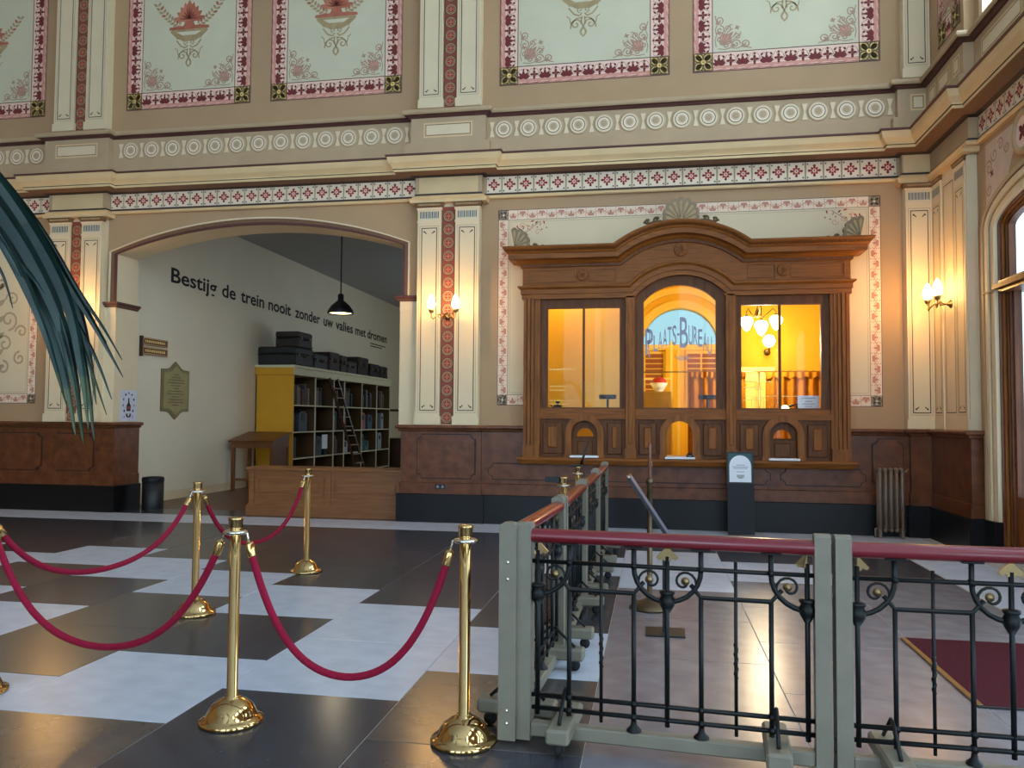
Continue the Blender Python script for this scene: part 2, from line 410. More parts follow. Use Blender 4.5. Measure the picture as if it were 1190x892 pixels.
# roundels and hourglass fillers of the upper band
rm = MB(); Td = lambda u, v, d: (u, -d, v)
rm.lathe([(.150, 0), (.146, .006), (.128, .008), (.124, .012), (.105, .012), (.100, .005), (.088, .005), (.086, .012), (.05, .018), (0, .02)], (0, 0, 0), BAND, 24, True, (0, -1, 0))
rm.prism(ngon(0, 0, .128, 24), Td, .0135, .004, CREAM); rm.prism(ngon(0, 0, .098, 24), Td, .0155, .004, LINE); rm.prism(ngon(0, 0, .088, 24), Td, .017, .004, TILEW); rm.prism(ngon(0, 0, .062, 20), Td, .0175, .004, BUFF); rm.prism(ngon(0, 0, .056, 20), Td, .018, .004, TILEW)
rme = rm.mesh('roundel')
hm = MB()
hm.prism([(-.045, .115), (.045, .115), (.012, .0), (.045, -.115), (-.045, -.115), (-.012, 0)], Td, .012, 0, CREAM)
hm.flat([(-.045, .115), (-.03, .115), (-.004, 0), (-.03, -.115), (-.045, -.115), (-.012, 0)], Td, .0125, BUFF)
hme = hm.mesh('hourglass')
def band_row(us, place):
    for u in us:
        obj('roundel', rme, wall, *place(u))
for k in range(15):
    obj('roundel', rme, wall, (-2.214+.375*k, W0-.08, 5.90))
for k in range(16): obj('hourglass', hme, wall, (-2.40+.375*k, W0-.08, 5.90))
for k in range(13):
    obj('roundel', rme, wall, (-8.443+.3765*k, W0-.08, 5.90))
for k in range(14): obj('hourglass', hme, wall, (-8.631+.3765*k, W0-.08, 5.90))
for k in range(4):
    obj('roundel', rme, wall, (-10.15-.3765*k-.05, W0-.08, 5.90)); obj('hourglass', hme, wall, (-10.02-.3765*k, W0-.08, 5.90))

# frieze tiles with crimson rosettes
def frieze_mesh(wd):
    mb = MB(); h = .245; w2 = wd/2-.004
    mb.prism(rect(-w2, w2, -h/2, h/2), Td, .010, 0, TILEW)
    for q in (rect(-w2, -w2+.007, -h/2, h/2), rect(w2-.007, w2, -h/2, h/2)): mb.flat(q, Td, .0105, BUFF)
    for k in range(4):
        a = PI/4+k*PI/2
        mb.flat(leaf(.020*math.cos(a), .020*math.sin(a), a, .046, .036), Td, .0110, RED)
        a = k*PI/2
        mb.flat(leaf(.020*math.cos(a), .020*math.sin(a), a, .055, .030), Td, .0113, RED)
        mb.flat(ngon(.070*math.cos(a+.0), .070*math.sin(a), .019, 8), Td, .0116, DRED)
        mb.flat(ngon((w2-.028)*(1, -1, -1, 1)[k], (h/2-.025)*(1, 1, -1, -1)[k], .013, 5), Td, .0112, SLATE)
        mb.flat(leaf(.092*(1, -1, -1, 1)[k]*.9, .092*(1, 1, -1, -1)[k]*.9, a+PI/4, .028, .018), Td, .0112, LINE)
    mb.flat(ngon(0, 0, .012, 8), Td, .0120, RED)
    return mb.mesh('frieze_tile')
fm1 = frieze_mesh(.2425); fm2 = frieze_mesh(.239)
for k in range(24): obj('frieze_tile', fm1, wall, (-2.50+.2425*(k+.5)+.01, W0-.02, 5.075))
for k in range(22): obj('frieze_tile', fm2, wall, (-8.83+.239*(k+.5), W0-.02, 5.075))
for k in range(6): obj('frieze_tile', fm2, wall, (-9.90-.239*(k+.5), W0-.02, 5.075))

# ---- pilasters (paired strips with a medallion band between them)
def pilaster_mesh(wd, z0, z1, upper):
    mb = MB(); w2 = wd/2; d = .05
    mb.box(-w2, w2, -d, .02, z0, z1, CREAM2)
    mb.box(-w2-.02, w2+.02, -d-.015, .02, z0, z0+.13, CREAM2)
    return mb
def pline(wd, z0, z1):
    mb = MB(); T2 = lambda u, v, d: (u, -.05-d, v); w2 = wd/2-.06
    outline(mb, -w2, w2, z0, z1, .012, T2, .002, LINE)
    outline(mb, -w2-.03, w2+.03, z0-.03, z1+.03, .007, T2, .002, BAND)
    for sx in (-1, 1):
        for zc, sz in ((z0+.055, 1), (z1-.06, -1)):
            mb.flat(ngon(sx*(w2-.045), zc, .014, 6), T2, .003, LINE)
            mb.flat(leaf(sx*(w2-.05), zc, (PI/4 if sx*sz < 0 else 3*PI/4) if sz > 0 else (-PI/4 if sx < 0 else -3*PI/4), .05, .018), T2, .003, GOLDD)
    return mb
def cap_mb(wd):
    mb = MB(); w2 = wd/2; T2 = lambda u, v, d: (u, -.05-d, v)
    mb.box(-w2-.008, w2+.008, -.058, .02, 4.50, 4.53, CREAM)
    n = 13
    mb.flat(rect(-w2+.035, w2-.035, 4.56, 4.67), T2, .002, GREYF)
    for k in range(n):
        u = -w2+.045+(wd-.09)*k/(n-1)
        mb.flat(rect(u-.0065, u+.0065, 4.565, 4.665), T2, .003, SLATE if k % 2 else LINE)
    mb.sweep([(-.01, 4.69), (.012, 4.695), (.012, 4.72), (.02, 4.725)], [(-w2, .02), (-w2, -.05), (w2, -.05), (w2, .02)], CREAM)
    mb.sweep([(0, 4.725), (.025, 4.74), (.03, 4.77), (.05, 4.79), (0, 4.795)], [(-w2, .02), (-w2, -.05), (w2, -.05), (w2, .02)], BROWN)
    for k in range(14):
        u = -w2+.01+(wd-.02)*(k+.5)/14
        mb.prism(rect(u-.008, u+.008, 4.75, 4.775), T2, .05, .02, BUFF)
    return mb
SW = .365
low_m, low_l, low_c = pilaster_mesh(SW, 1.45, 4.70, 0).mesh('pilaster'), pline(SW, 1.66, 4.42).mesh('panel_line'), cap_mb(SW).mesh('capital')
up_m, up_l = pilaster_mesh(SW, 6.26, 9.4, 1).mesh('pilaster'), pline(SW, 6.46, 9.3).mesh('panel_line')
md = MB()
md.flat(ngon(0, 0, .088, 20), Td, .002, LINE); md.flat(ngon(0, 0, .080, 20), Td, .003, BUFF); md.flat(ngon(0, 0, .068, 18), Td, .004, DRED)
md.flat(ngon(0, 0, .059, 18), Td, .005, BUFF); md.flat(ngon(0, 0, .052, 18), Td, .006, REDB)
for k in range(4):
    md.flat(leaf(0, 0, PI/4+k*PI/2, .05, .034), Td, .007, RED)
    md.flat(leaf(0, 0, k*PI/2, .044, .012), Td, .0075, BUFF)
    md.flat([(.082*sx, .1) for sx in (1, .45)]+[(.085, .062)] if k == 0 else ([(-.082, .1), (-.037, .1), (-.085, .062)] if k == 1 else ([(.082, -.1), (.037, -.1), (.085, -.062)] if k == 2 else [(-.082, -.1), (-.037, -.1), (-.085, -.062)])), Td, .0025, REDB)
mdm = md.mesh('medallion')
for xc in (-9.351, -3.040):
    obj('pier_body', MB().box(xc-.48, xc+.48, WP, W0+.02, 1.44, 4.87, CREAM2).box(xc-.48, xc+.48, WP, W0+.02, 6.2, 9.4, CREAM2), wall)
    obj('pier_abacus', MB().sweep([(0, 4.79), (.09, 4.80), (.09, 4.84), (.11, 4.865), (0, 4.87)], [(xc-.50, W0), (xc-.50, WP), (xc+.50, WP), (xc+.50, W0)], [BAND, OCHRE, OCHRE, OCHRE]), wall)
    for s in (-1, 1):
        p = obj('pilaster', low_m, wall, (xc+s*.2925, WP, 0)); obj('panel_line', low_l, p); obj('capital', low_c, p)
        p = obj('pilaster', up_m, wall, (xc+s*.2925, WP, 0)); obj('panel_line', up_l, p)
    for z0, z1, n in ((1.46, 4.74, 16), (6.27, 9.35, 15)):
        b = obj('medallion_band', MB().box(xc-.105, xc+.105, WP-.012, WP, z0, z1, LINE).box(xc-.095, xc+.095, WP-.014, WP, z0, z1, REDB), wall)
        for k in range(n): obj('medallion', mdm, b, (xc, WP-.014, z0+.1+.2025*k))
# corner pilasters: one on the back wall, two on the right wall
obj('pier_body', MB().box(3.39, XR+.1, WP, W0+.02, 1.44, 4.87, CREAM).box(3.39, XR+.1, WP, W0+.02, 6.2, 9.4, CREAM), wall)
for (mm, ll, cc) in ((low_m, low_l, low_c), (up_m, up_l, None)):
    p = obj('pilaster', mm, wall, (3.562, WP, 0)); obj('panel_line', ll, p); p.scale = (.93, 1, 1)
    if cc: obj('capital', cc, p)

# ---- painted panels of the upper wall
def palmette(mb, u, v, a, s, T, d, m):
    for k in range(-2, 3): mb.flat(leaf(u, v, a+k*.62, s*(1-.10*abs(k)), s*.36), T, d+.0001*(k+3), m)
def border_run(mb, u, v, L, wd, ang, T, d):
    # leafy stripe of length L starting at (u,v), running along ang, wd wide to its left
    n = max(1, round(L/(wd*.62))); st = L/n; c, s = math.cos(ang), math.sin(ang)
    P = lambda x, y: (u+x*c-y*s, v+x*s+y*c)
    for k in range(n):
        x = (k+.5)*st
        if k % 2 == 0:
            q = P(x, wd*.30); palmette(mb, q[0], q[1], ang+PI/2, wd*.50, T, d, DRED)
            q = P(x, wd*.90); mb.flat(leaf(q[0], q[1], ang-PI/2, wd*.16, wd*.10), T, d, DRED)
        else:
            q = P(x, wd*.52)
            for j in range(4): mb.flat(leaf(q[0], q[1], ang+j*PI/2, wd*.26, wd*.15), T, d+.0001*j, DRED)
            for yy in (.92, .22):
                q = P(x, wd*yy); mb.flat(leaf(q[0], q[1], ang+(PI/2 if yy < .5 else -PI/2), wd*.14, wd*.13), T, d, DRED)
        for yy in (.70, .40):
            q = P(x+st*.5, wd*yy); mb.flat(leaf(q[0], q[1], ang+(.8 if k % 2 else 2.3), wd*.2, wd*.12), T, d, DRED)
            pts = [P(x+st*(t-.5), wd*(.62+.26*math.sin(t*PI*2+yy*9))) for t in (0, .17, .33, .5, .67, .83, 1)]
            ribbon(mb, pts, wd*.035, T, d-.0004, ROSE)
        mb.flat([P(x-st*.4, wd*.085), P(x+st*.25, wd*.085), P(x+st*.25, wd*.115), P(x-st*.4, wd*.115)], T, d, PINK)
        mb.flat([P(x-st*.1, wd*.03), P(x+st*.4, wd*.03), P(x+st*.4, wd*.05), P(x-st*.1, wd*.05)], T, d, DRED)
def quatrefoil(mb, u, v, s, T, d, g, p, lobes=True):
    mb.flat(rect(u-s/2, u+s/2, v-s/2, v+s/2), T, d, g)
    for k in range(4):
        a = PI/4+k*PI/2; r = s*.33
        mb.flat(ngon(u+r*math.cos(a), v+r*math.sin(a), s*.19, 10), T, d+.001, p)
        mb.flat(leaf(u+s*.05*math.cos(a), v+s*.05*math.sin(a), a, s*.58, s*.26), T, d+.001, p)
        mb.flat(leaf(u+s*.18*math.cos(a), v+s*.18*math.sin(a), a, s*.3, s*.05), T, d+.002, g)
        mb.flat(ngon(u+s*.4*math.cos(a+PI/4), v+s*.4*math.sin(a+PI/4), s*.03, 5), T, d+.001, p)
    mb.flat(ngon(u, v, s*.15, 12), T, d+.0025, g); mb.flat(ngon(u, v, s*.125, 12), T, d+.003, p); mb.flat(ngon(u, v, s*.05, 6), T, d+.0035, g)
def corner_scroll(mb, u, v, sx, s, T, d, m):
    F = lambda x, y: (u+sx*x*s, v+y*s); dd = [d]
    def nx(): dd[0] += .0002; return dd[0]
    def rb(pts, wd): ribbon(mb, [F(x, y) for x, y in pts], wd*s, T, nx(), m)
    for q in (0, 1):
        G = (lambda P: P) if not q else (lambda P: [(y, x) for x, y in P])
        rb(G(spiral(.14, .86, .12, -PI/2, 1.3, 1)), .032); rb(G(spiral(.16, .58, .13, PI/2, 1.3, -1)), .034); rb(G(spiral(.36, .62, .10, -PI/2, 1.2, 1)), .03); rb(G(spiral(.14, .30, .11, -PI/2, 1.3, 1)), .032)
        rb(G([(.02, 1.0), (.08, .74), (.03, .6), (.06, .45), (.02, .3), (.05, .1)]), .026); rb(G([(.2, .2), (.24, .42), (.30, .54), (.44, .72), (.5, .70)]), .03); rb(G([(.3, .3), (.36, .5), (.5, .6)]), .026)
    for a, l, wd in ((.2, .36, .11), (.5, .38, .12), (.785, .5, .15), (1.07, .38, .12), (1.37, .36, .11)):
        p = F(.16, .16); aa = a if sx > 0 else PI-a
        mb.flat(leaf(p[0], p[1], aa, l*s, wd*s), T, nx(), m); p = F(.16+.1*math.cos(a), .16+.1*math.sin(a)); mb.flat(leaf(p[0], p[1], aa, l*s*.55, wd*s*.35), T, nx(), PINK2)
    for x, y in ((.62, .62), (.5, .12), (.12, .5), (.78, .1), (.1, .78)):
        p = F(x, y)
        for k in range(4): mb.flat(leaf(p[0], p[1], k*PI/2+.4, .075*s, .05*s), T, nx(), m)
def vase(mb, u, v, T, d):
    # bracket pendant: v is its lowest tip
    mb.flat(leaf(u, v, PI/2, .17, .11), T, d, BUFF); mb.flat(leaf(u, v+.03, PI/2, .10, .05), T, d+.001, GREYF)
    for s in (-1, 1):
        F = lambda x, y: (u+s*x, v+y)
        def rb(pts, wd, m=BUFF): ribbon(mb, [F(x, y) for x, y in pts], wd, T, d, m)
        rb(spiral(.11, .20, .085, PI, 1.3, -1), .020); rb([(.0, .15), (.03, .25), (.02, .32)], .02)
        rb([(.02, .30), (.10, .29), (.18, .22), (.19, .14)], .018); rb([(.19, .22), (.205, .30), (.25, .335)], .014)
        rb([(.02, .37), (.06, .33), (.14, .36), (.19, .42), (.22, .46)], .024)
        rb(spiral(.05, .42, .045, -PI/2, 1.2, 1), .016)
        rb([(.20, .48), (.24, .53), (.30, .58), (.33, .62)], .02)
        rb([(.06, .44), (.14, .50), (.24, .61)], .016)
        for k in range(9):          # garland of leaves
            x, y = .16+.052*k, .71+.020*k+.012*k*k*.25
            for q in (-1, 1): 
                p = F(x, y); a = (.5+q*.9+.12*k)
                mb.flat(leaf(p[0], p[1], a if s > 0 else PI-a, .088, .046), T, d+.0001*k, (BUFF, ROSE, TERRA)[(k+(q > 0)) % 3] if k % 2 else BUFF)
    mb.flat([(u-.33, v+.645), (u-.28, v+.555), (u-.2, v+.49), (u-.1, v+.44), (u+.1, v+.44), (u+.2, v+.49), (u+.28, v+.555), (u+.33, v+.645)], T, d-.0005, BUFF)
    mb.flat([(u-.22, v+.60), (u-.12, v+.54), (u+.12, v+.54), (u+.22, v+.60)], T, d, GREYF)
    mb.flat([(u-.36, v+.64), (u+.36, v+.64), (u+.35, v+.685), (u+.2, v+.70), (u-.2, v+.70), (u-.35, v+.685)], T, d+.0005, TERRA)
    mb.flat([(u-.11, v+.69), (u+.11, v+.69), (u+.08, v+.75), (u+.10, v+.80), (u-.10, v+.80), (u-.08, v+.75)], T, d+.001, TERRA)
    for i, (aa, l, w_) in enumerate(((.15, .30, .09), (PI-.15, .30, .09), (.55, .27, .12), (PI-.55, .27, .12), (.95, .28, .13), (PI-.95, .28, .13), (1.3, .31, .12), (PI-1.3, .31, .12), (PI/2, .34, .13))):
        mb.flat(leaf(u, v+.79, aa, l, w_), T, d+.0012+.0002*i, TERRA if i % 2 == 0 else REDT); mb.flat(leaf(u, v+.80, aa, l*.6, w_*.25), T, d+.0035, REDB)
def upper_panel(u0, u1, z0, T=TW(W0), z1=9.3, scroll=True, lb=True, rb_=True, tip=7.26):
    B = .275
    root = obj('painted_panel', MB().flat(rect(u0, u1, z0, z1), T, .003, PINK2), wall)
    mb = MB(); mb.flat(rect(u0+B, u1-B, z0+B, z1), T, .006, GREYF); outline(mb, u0+B-.012, u1-B+.012, z0+B-.012, z1, .012, T, .0065, MAROON)
    obj('panel_field', mb, root)
    mb = MB(); B2 = B-.012
    mb.flat(rect(u0+B, u1-B, z0+.075, z0+B2), T, .005, PINK); border_run(mb, u0+B, z0, u1-u0-2*B, B2, 0, T, .006)
    obj('border_strip', mb, root)
    for (x, sg) in ((u0, -1), (u1, 1)):
        mb = MB()
        mb.flat(rect(x+.075, x+B2, z0+B, z1) if sg < 0 else rect(x-B2, x-.075, z0+B, z1), T, .005, PINK)
        if sg > 0: border_run(mb, x, z0+B, z1-z0-B, B2, PI/2, T, .006)
        else: border_run(mb, x, z1, z1-z0-B, B2, -PI/2, T, .006)
        obj('border_strip', mb, root)
        mb = MB(); quatrefoil(mb, x-sg*B/2, z0+B/2, B, T, .008, GOLDD, GOLD); obj('corner_square', mb, root)
        mb = MB(); corner_scroll(mb, x-sg*(B+.02), z0+B+.02, -sg, .52, T, .0075, ROSE); obj('corner_scroll', mb, root)
    mb = MB(); outline(mb, u0-.012, u1+.012, z0-.012, z1, .012, T, .0025, MAROON); obj('panel_line', mb, root)
    if tip:
        mb = MB(); vase(mb, (u0+u1)/2, tip, T, .009); obj('vase_motif', mb, root)
    return root
upper_panel(-8.60, -6.40, 6.61); upper_panel(-6.035, -3.86, 6.61)
upper_panel(-2.29, .228, 6.61); upper_panel(.581, 3.127, 6.61); upper_panel(-12.35, -10.15, 6.61)

# ---- painted panels of the lower wall (leaf border, brown corner squares)
def leaf_run(mb, u, v, L, wd, ang, T, d):
    n = round(L/(wd*1.0)); st = L/n; c, s = math.cos(ang), math.sin(ang)
    P = lambda x, y: (u+x*c-y*s, v+x*s+y*c)
    for k in range(n):
        x = (k+.5)*st; up = k % 2 == 0
        q = P(x, wd*(.16 if up else .84)); base = ang+(PI/2 if up else -PI/2)
        for j, l in ((-1, .42), (0, .58), (1, .42)): mb.flat(leaf(q[0], q[1], base+j*.95, wd*l, wd*.28), T, d+.0001*(j+2), SALM)
        for sg in (-1, 1):
            q = P(x+sg*st*.42, wd*(.62 if up else .38))
            ribbon(mb, spiral(q[0], q[1], wd*.22, ang+(PI if sg > 0 else 0), .9, sg if up else -sg, 8), wd*.06, T, d, SALM)
        for yy in (.12, .88):
            q = P(x+st*.5, wd*yy); mb.flat(ngon(q[0], q[1], wd*.06, 5), T, d, SALM)
def lower_panel(u0, u1, z0, z1, B=.145, hole=None):
    T = TW(W0); a0, a1, b0, b1 = u0+B, u1-B, z0+B, z1-B
    if hole: qs = (rect(a0, hole[0], b0, b1), rect(hole[1], a1, b0, b1), rect(hole[0], hole[1], hole[3], b1))
    else: qs = (rect(a0, a1, b0, b1),)
    fm = MB()
    for q in qs: fm.flat(q, T, .004, CREAM2)
    root = obj('leaf_bordered_panel', fm, wall)
    for sd in range(4):
        mb = MB()
        if sd == 0:
            for (e0, e1) in (((u0+B, hole[0]), (hole[1], u1-B)) if hole else ((u0+B, u1-B),)):
                mb.flat(rect(e0, e1, z0, z0+B), T, .004, PINKC); leaf_run(mb, e0, z0, e1-e0, B, 0, T, .005)
        if sd == 1: mb.flat(rect(u0+B, u1-B, z1-B, z1), T, .004, PINKC); leaf_run(mb, u0+B, z1-B, u1-u0-2*B, B, 0, T, .005)
        if sd == 2: mb.flat(rect(u0, u0+B, z0+B, z1-B), T, .004, PINKC); leaf_run(mb, u0+B, z0+B, z1-z0-2*B, B, PI/2, T, .005)
        if sd == 3: mb.flat(rect(u1-B, u1, z0+B, z1-B), T, .004, PINKC); leaf_run(mb, u1, z0+B, z1-z0-2*B, B, PI/2, T, .005)
        obj('border_strip', mb, root)
    for x in (u0+B/2, u1-B/2):
        for z in (z0+B/2, z1-B/2):
            mb = MB(); quatrefoil(mb, x, z, B, T, .006, GOLDD, TILEW); obj('corner_square', mb, root)
    mb = MB(); outline(mb, u0-.008, u1+.008, z0-.008, z1+.008, .008, T, .0035, MAROON, hole); outline(mb, u0+B, u1-B, z0+B, z1-B, .006, T, .0055, MAROON, hole)
    outline(mb, u0+B+.03, u1-B-.03, z0+B+.03, z1-B-.03, .004, T, .0055, ROSE, hole)
    obj('panel_line', mb, root)
    return root
rp = lower_panel(-2.294, 3.105, 1.757, 4.683, hole=(HX0, HX1, HZ0, HZ1))
mb = MB()
for s, x in ((1, -2.08), (-1, 2.89)):
    for k in range(7):
        px, pz = x+s*(.06+.07*k), 4.50-.02*(k % 3)-.03*abs(k-3)*.5
        mb.flat(leaf(px, pz, -1.2+.5*k, .06, .022), TW(W0), .006, (RED, DRED, SALM)[k % 3]); mb.flat(ngon(px+.03*s, pz-.05, .011, 6), TW(W0), .006, DRED)
    ribbon(mb, [(x+s*.03, 4.30), (x+s*.12, 4.38), (x+s*.2, 4.34), (x+s*.3, 4.42), (x+s*.42, 4.5)], .012, TW(W0), .006, ROSE)
    for k in range(3): ribbon(mb, spiral(x+s*(.14+.12*k), 4.44-.05*k, .05, 0, 1.2, s), .01, TW(W0), .0062, PINK2)
obj('corner_flourish', mb, rp)
lp = lower_panel(-12.75, -10.16, 1.757, 4.683)
mb = MB(); T = TW(W0)
for s in (-1, 1):
    for (x, z, r, a0, tr, sg) in ((.22, 2.75, .16, PI, 1.3, -1), (.28, 3.15, .18, -PI/2, 1.3, 1), (.2, 2.35, .12, PI/2, 1.2, -1), (.34, 3.5, .13, PI, 1.3, -1), (.12, 3.75, .1, 0, 1.2, 1), (.52, 2.95, .12, PI, 1.2, -1), (.5, 2.5, .12, PI/2, 1.3, 1)):
        ribbon(mb, spiral(-11.0+s*x*1.05, z, r, a0 if s > 0 else PI-a0, tr, sg*s), .035, T, .006, GREYF if 0 else BAND)
    for k in range(6): mb.flat(leaf(-11.0+s*.05, 2.25+.28*k, PI/2-s*.9, .22, .09), T, .006, BAND)
    ribbon(mb, [(-11.0+s*.06, 2.15), (-11.0+s*.1, 2.9), (-11.0+s*.03, 3.6), (-11.0, 3.95)], .03, T, .006, BAND)
obj('scroll_motif', mb, lp)

# ---- dado of red-brown stone on a black plinth
def dado_path(path, name):
    base = obj('dado', MB().sweep([(-.1, .42), (.0, .42), (.0, .575), (-.0, .58), (-.018, .59), (-.018, 1.37), (-.1, 1.37)], path, BRN), wall)
    obj('plinth', MB().sweep([(-.12, 0), (.035, 0), (.035, .415), (.02, .422), (-.12, .422)], path, BLK), wall)
    obj('dado_cap', MB().sweep([(-.1, 1.345), (.0, 1.35), (.015, 1.362), (.02, 1.385), (.05, 1.395), (.06, 1.41), (.06, 1.43), (.045, 1.445), (-.13, 1.447)], path, BRN), wall)
    return base
DY = 11.60
dl = dado_path([(-13.8, DY), (-9.95, DY), (-8.86, DY), (-8.86, DY-.03), (-8.56, DY-.03), (-8.56, 12.22)], 'l')
dr = dado_path([(-3.77, 12.22), (-3.77, DY-.03), (-2.5, DY-.03), (-2.5, DY), (-1.84, DY)], 'r')
dado_path([(2.61, DY), (3.40, DY), (3.40, DY-.08), (3.66, DY-.08), (3.66, 10.17), (3.9, 10.17)], 'c')
obj('dado', MB().sweep([(-.1, .42), (.0, .42), (.0, .575), (-.0, .58), (-.018, .59), (-.018, .95), (-.1, .95)], [(-1.84, DY), (2.61, DY)], BRN), wall)
obj('plinth', MB().sweep([(-.12, 0), (.035, 0), (.035, .415), (.02, .422), (-.12, .422)], [(-1.84, DY), (2.61, DY)], BLK), wall)
def dpanel(u0, u1, z0, z1, Y, par, rot=None):
    k = .07
    poly = [(u0+k, z0), (u1-k, z0), (u1-k*.9, z0+k*.55), (u1-k*.4, z0+k*.9), (u1, z0+k), (u1, z1-k), (u1-k*.4, z1-k*.9), (u1-k*.9, z1-k*.55), (u1-k, z1), (u0+k, z1), (u0+k*.9, z1-k*.55), (u0+k*.4, z1-k*.9), (u0, z1-k), (u0, z0+k), (u0+k*.4, z0+k*.9), (u0+k*.9, z0+k*.55)]
    cx, cz = (u0+u1)/2, (z0+z1)/2; g = .016; fx, fz = 1+2*g/(u1-u0), 1+2*g/(z1-z0)
    obj('groove_shade_plate', MB().prism([(cx+(u-cx)*fx, cz+(v-cz)*fz) for u, v in poly], TW(Y), .004, -.02, mat('groove_shade_brown', (40, 22, 15), .6)), par)  # dark plate paints in the shade of an incised groove round the panel
    obj('dado_panel', MB().prism(poly, TW(Y), .024, -.02, BRN), par)
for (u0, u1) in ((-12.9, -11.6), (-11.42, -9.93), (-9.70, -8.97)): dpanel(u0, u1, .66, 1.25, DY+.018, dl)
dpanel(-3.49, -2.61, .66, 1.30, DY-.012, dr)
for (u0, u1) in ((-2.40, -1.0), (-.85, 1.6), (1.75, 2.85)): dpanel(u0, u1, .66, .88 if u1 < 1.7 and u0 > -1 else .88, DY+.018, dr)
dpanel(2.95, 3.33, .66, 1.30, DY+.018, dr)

# ---- right wall with its arched door opening
CYD, AD, BD, ZSD = 8.70, 1.44, .54, 3.77       # centre, half width, rise and springing of the door arch
def ell(r, n=28, zs=ZSD): return [(CYD-(AD+r)*math.cos(PI*k/n), zs+(BD+r)*math.sin(PI*k/n)) for k in range(n+1)]
Tr = TX(XR)
inner = -.26
hole = ell(inner)
wr = MB()
z_win0 = 6.27
poly = []
for sh in (-12.6, -8.4, -4.2, 0): poly += [(CYD-AD-inner+sh, 0)]+[(u+sh, v) for u, v in hole]+[(CYD+AD+inner+sh, 0)]
wr.prism([(-9.3, 0)]+poly+[(11.72, 0), (11.72, z_win0), (-9.3, z_win0)], Tr, 0, -.19, TAN)
for a, b in ((10.22, 11.72), (5.75, 7.2), (1.55, 3.0), (-2.65, -1.2), (-9.3, -5.4)): wr.box(XR, XR+.19, a, b, z_win0, 9.4, TAN)
wr.box(XR, XR+.19, -5.4, 10.22, 9.0, 9.4, TAN)
wright = struct('wall_right', wr, 'side wall with arched wooden doorway at the right edge')
obj('pier_body', MB().box(XP, XR+.02, 10.36, WP+.1, 1.44, 4.87, CREAM).box(XP, XR+.02, 10.36, WP+.1, 6.2, 9.4, TAN), wright)
obj('plinth_return', MB().box(XP+.0, XR+.02, 10.15, 10.4, 0, .42, BLK), wright)
def rot_r(name, me, par, y):
    o = obj(name, me, par, (XP, y, 0)); o.rotation_euler = (0, 0, -PI/2); return o
for y in (11.37, 10.56):
    p = rot_r('pilaster', low_m, wright, y); obj('panel_line', low_l, p); obj('capital', low_c, p); p.scale = (.93, .35, 1)
mb = MB(); outline(mb, 10.80, 11.14, 1.66, 4.62, .01, TX(XP), .002, LINE); obj('recess_line', mb, wright)
obj('abacus', MB().sweep([(0, 4.79), (.07, 4.80), (.07, 4.84), (.09, 4.865), (0, 4.87)], [(3.37, W0), (3.37, WP), (XP, WP), (XP, 10.34), (XR, 10.34)], [BAND, OCHRE, OCHRE, OCHRE]), wright)
# door archivolt: nested mouldings
def dband(name, r0, r1, d, m, z0=.42, back=.0):
    o1 = [(CYD-AD-r0, z0)]+ell(r0)+[(CYD+AD+r0, z0)]; o2 = [(CYD-AD-r1, z0)]+ell(r1)+[(CYD+AD+r1, z0)]; n = len(o1)
    A = [Tr(u, v, d) for u, v in o1]; B = [Tr(u, v, d) for u, v in o2]; A0 = [Tr(u, v, -back) for u, v in o1]; B0 = [Tr(u, v, -back) for u, v in o2]
    mb = MB()
    for p, q in ((A, B), (A, A0), (B, B0)): mb.add(p+q, [(i, i+1, i+1+n, i+n) for i in range(n-1)], m)
    return obj(name, mb, wright)
dband('door_moulding', 0, -.055, .06, BAND); dband('door_moulding', -.055, -.075, .045, LINE)
dband('door_moulding', -.075, -.15, .05, CREAM, back=.02); dband('door_moulding', -.15, -.165, .03, BUFF, back=.02); dband('door_moulding', -.165, -.262, .02, CREAM, back=.05)
obj('moulding_foot', MB().box(XR-.07, XR+.02, 9.86, 10.17, 0, .42, BLK), wright)
obj('impost_line', MB().box(XR-.062, XR, 9.88, 10.15, 3.04, 3.055, BUFF), wright)
# spandrel painting and roundel above the door
mb = MB()
sp = [(10.10, 3.95), (10.10, 4.80), (9.36, 4.80), (9.36, 4.50)]+[p for p in ell(.07)[::-1] if 9.36 < p[0] < 10.08][::-1]
mb.flat(sp, Tr, .004, mat('grey_pink_spandrel', (208, 184, 164), .7))
for (y, z, r, s) in ((10.0, 4.5, .10, 1), (9.85, 4.62, .09, -1), (9.68, 4.68, .08, 1), (10.0, 4.25, .08, -1), (9.52, 4.60, .07, -1)): ribbon(mb, spiral(y, z, r, .5, 1.3, s), .022, Tr, .006, ROSE)
for k in range(4): mb.flat(leaf(9.92, 4.42, k*PI/2+.6, .05, .03), Tr, .007, DRED)
obj('spandrel_painting', mb, wright)
mb = MB(); mb.lathe([(.24, 0), (.24, .03), (.20, .045), (.17, .03), (.165, .012), (0, .012)], (XR, 9.10, 4.62), BAND, 28, True, (-1, 0, 0))
mb.flat(ngon(9.10, 4.62, .165, 24), Tr, .02, PINK)
for k in range(4): mb.flat(leaf(9.10, 4.62, k*PI/2+PI/4, .11, .07), Tr, .021, DRED)
obj('spandrel_roundel', mb, wright)
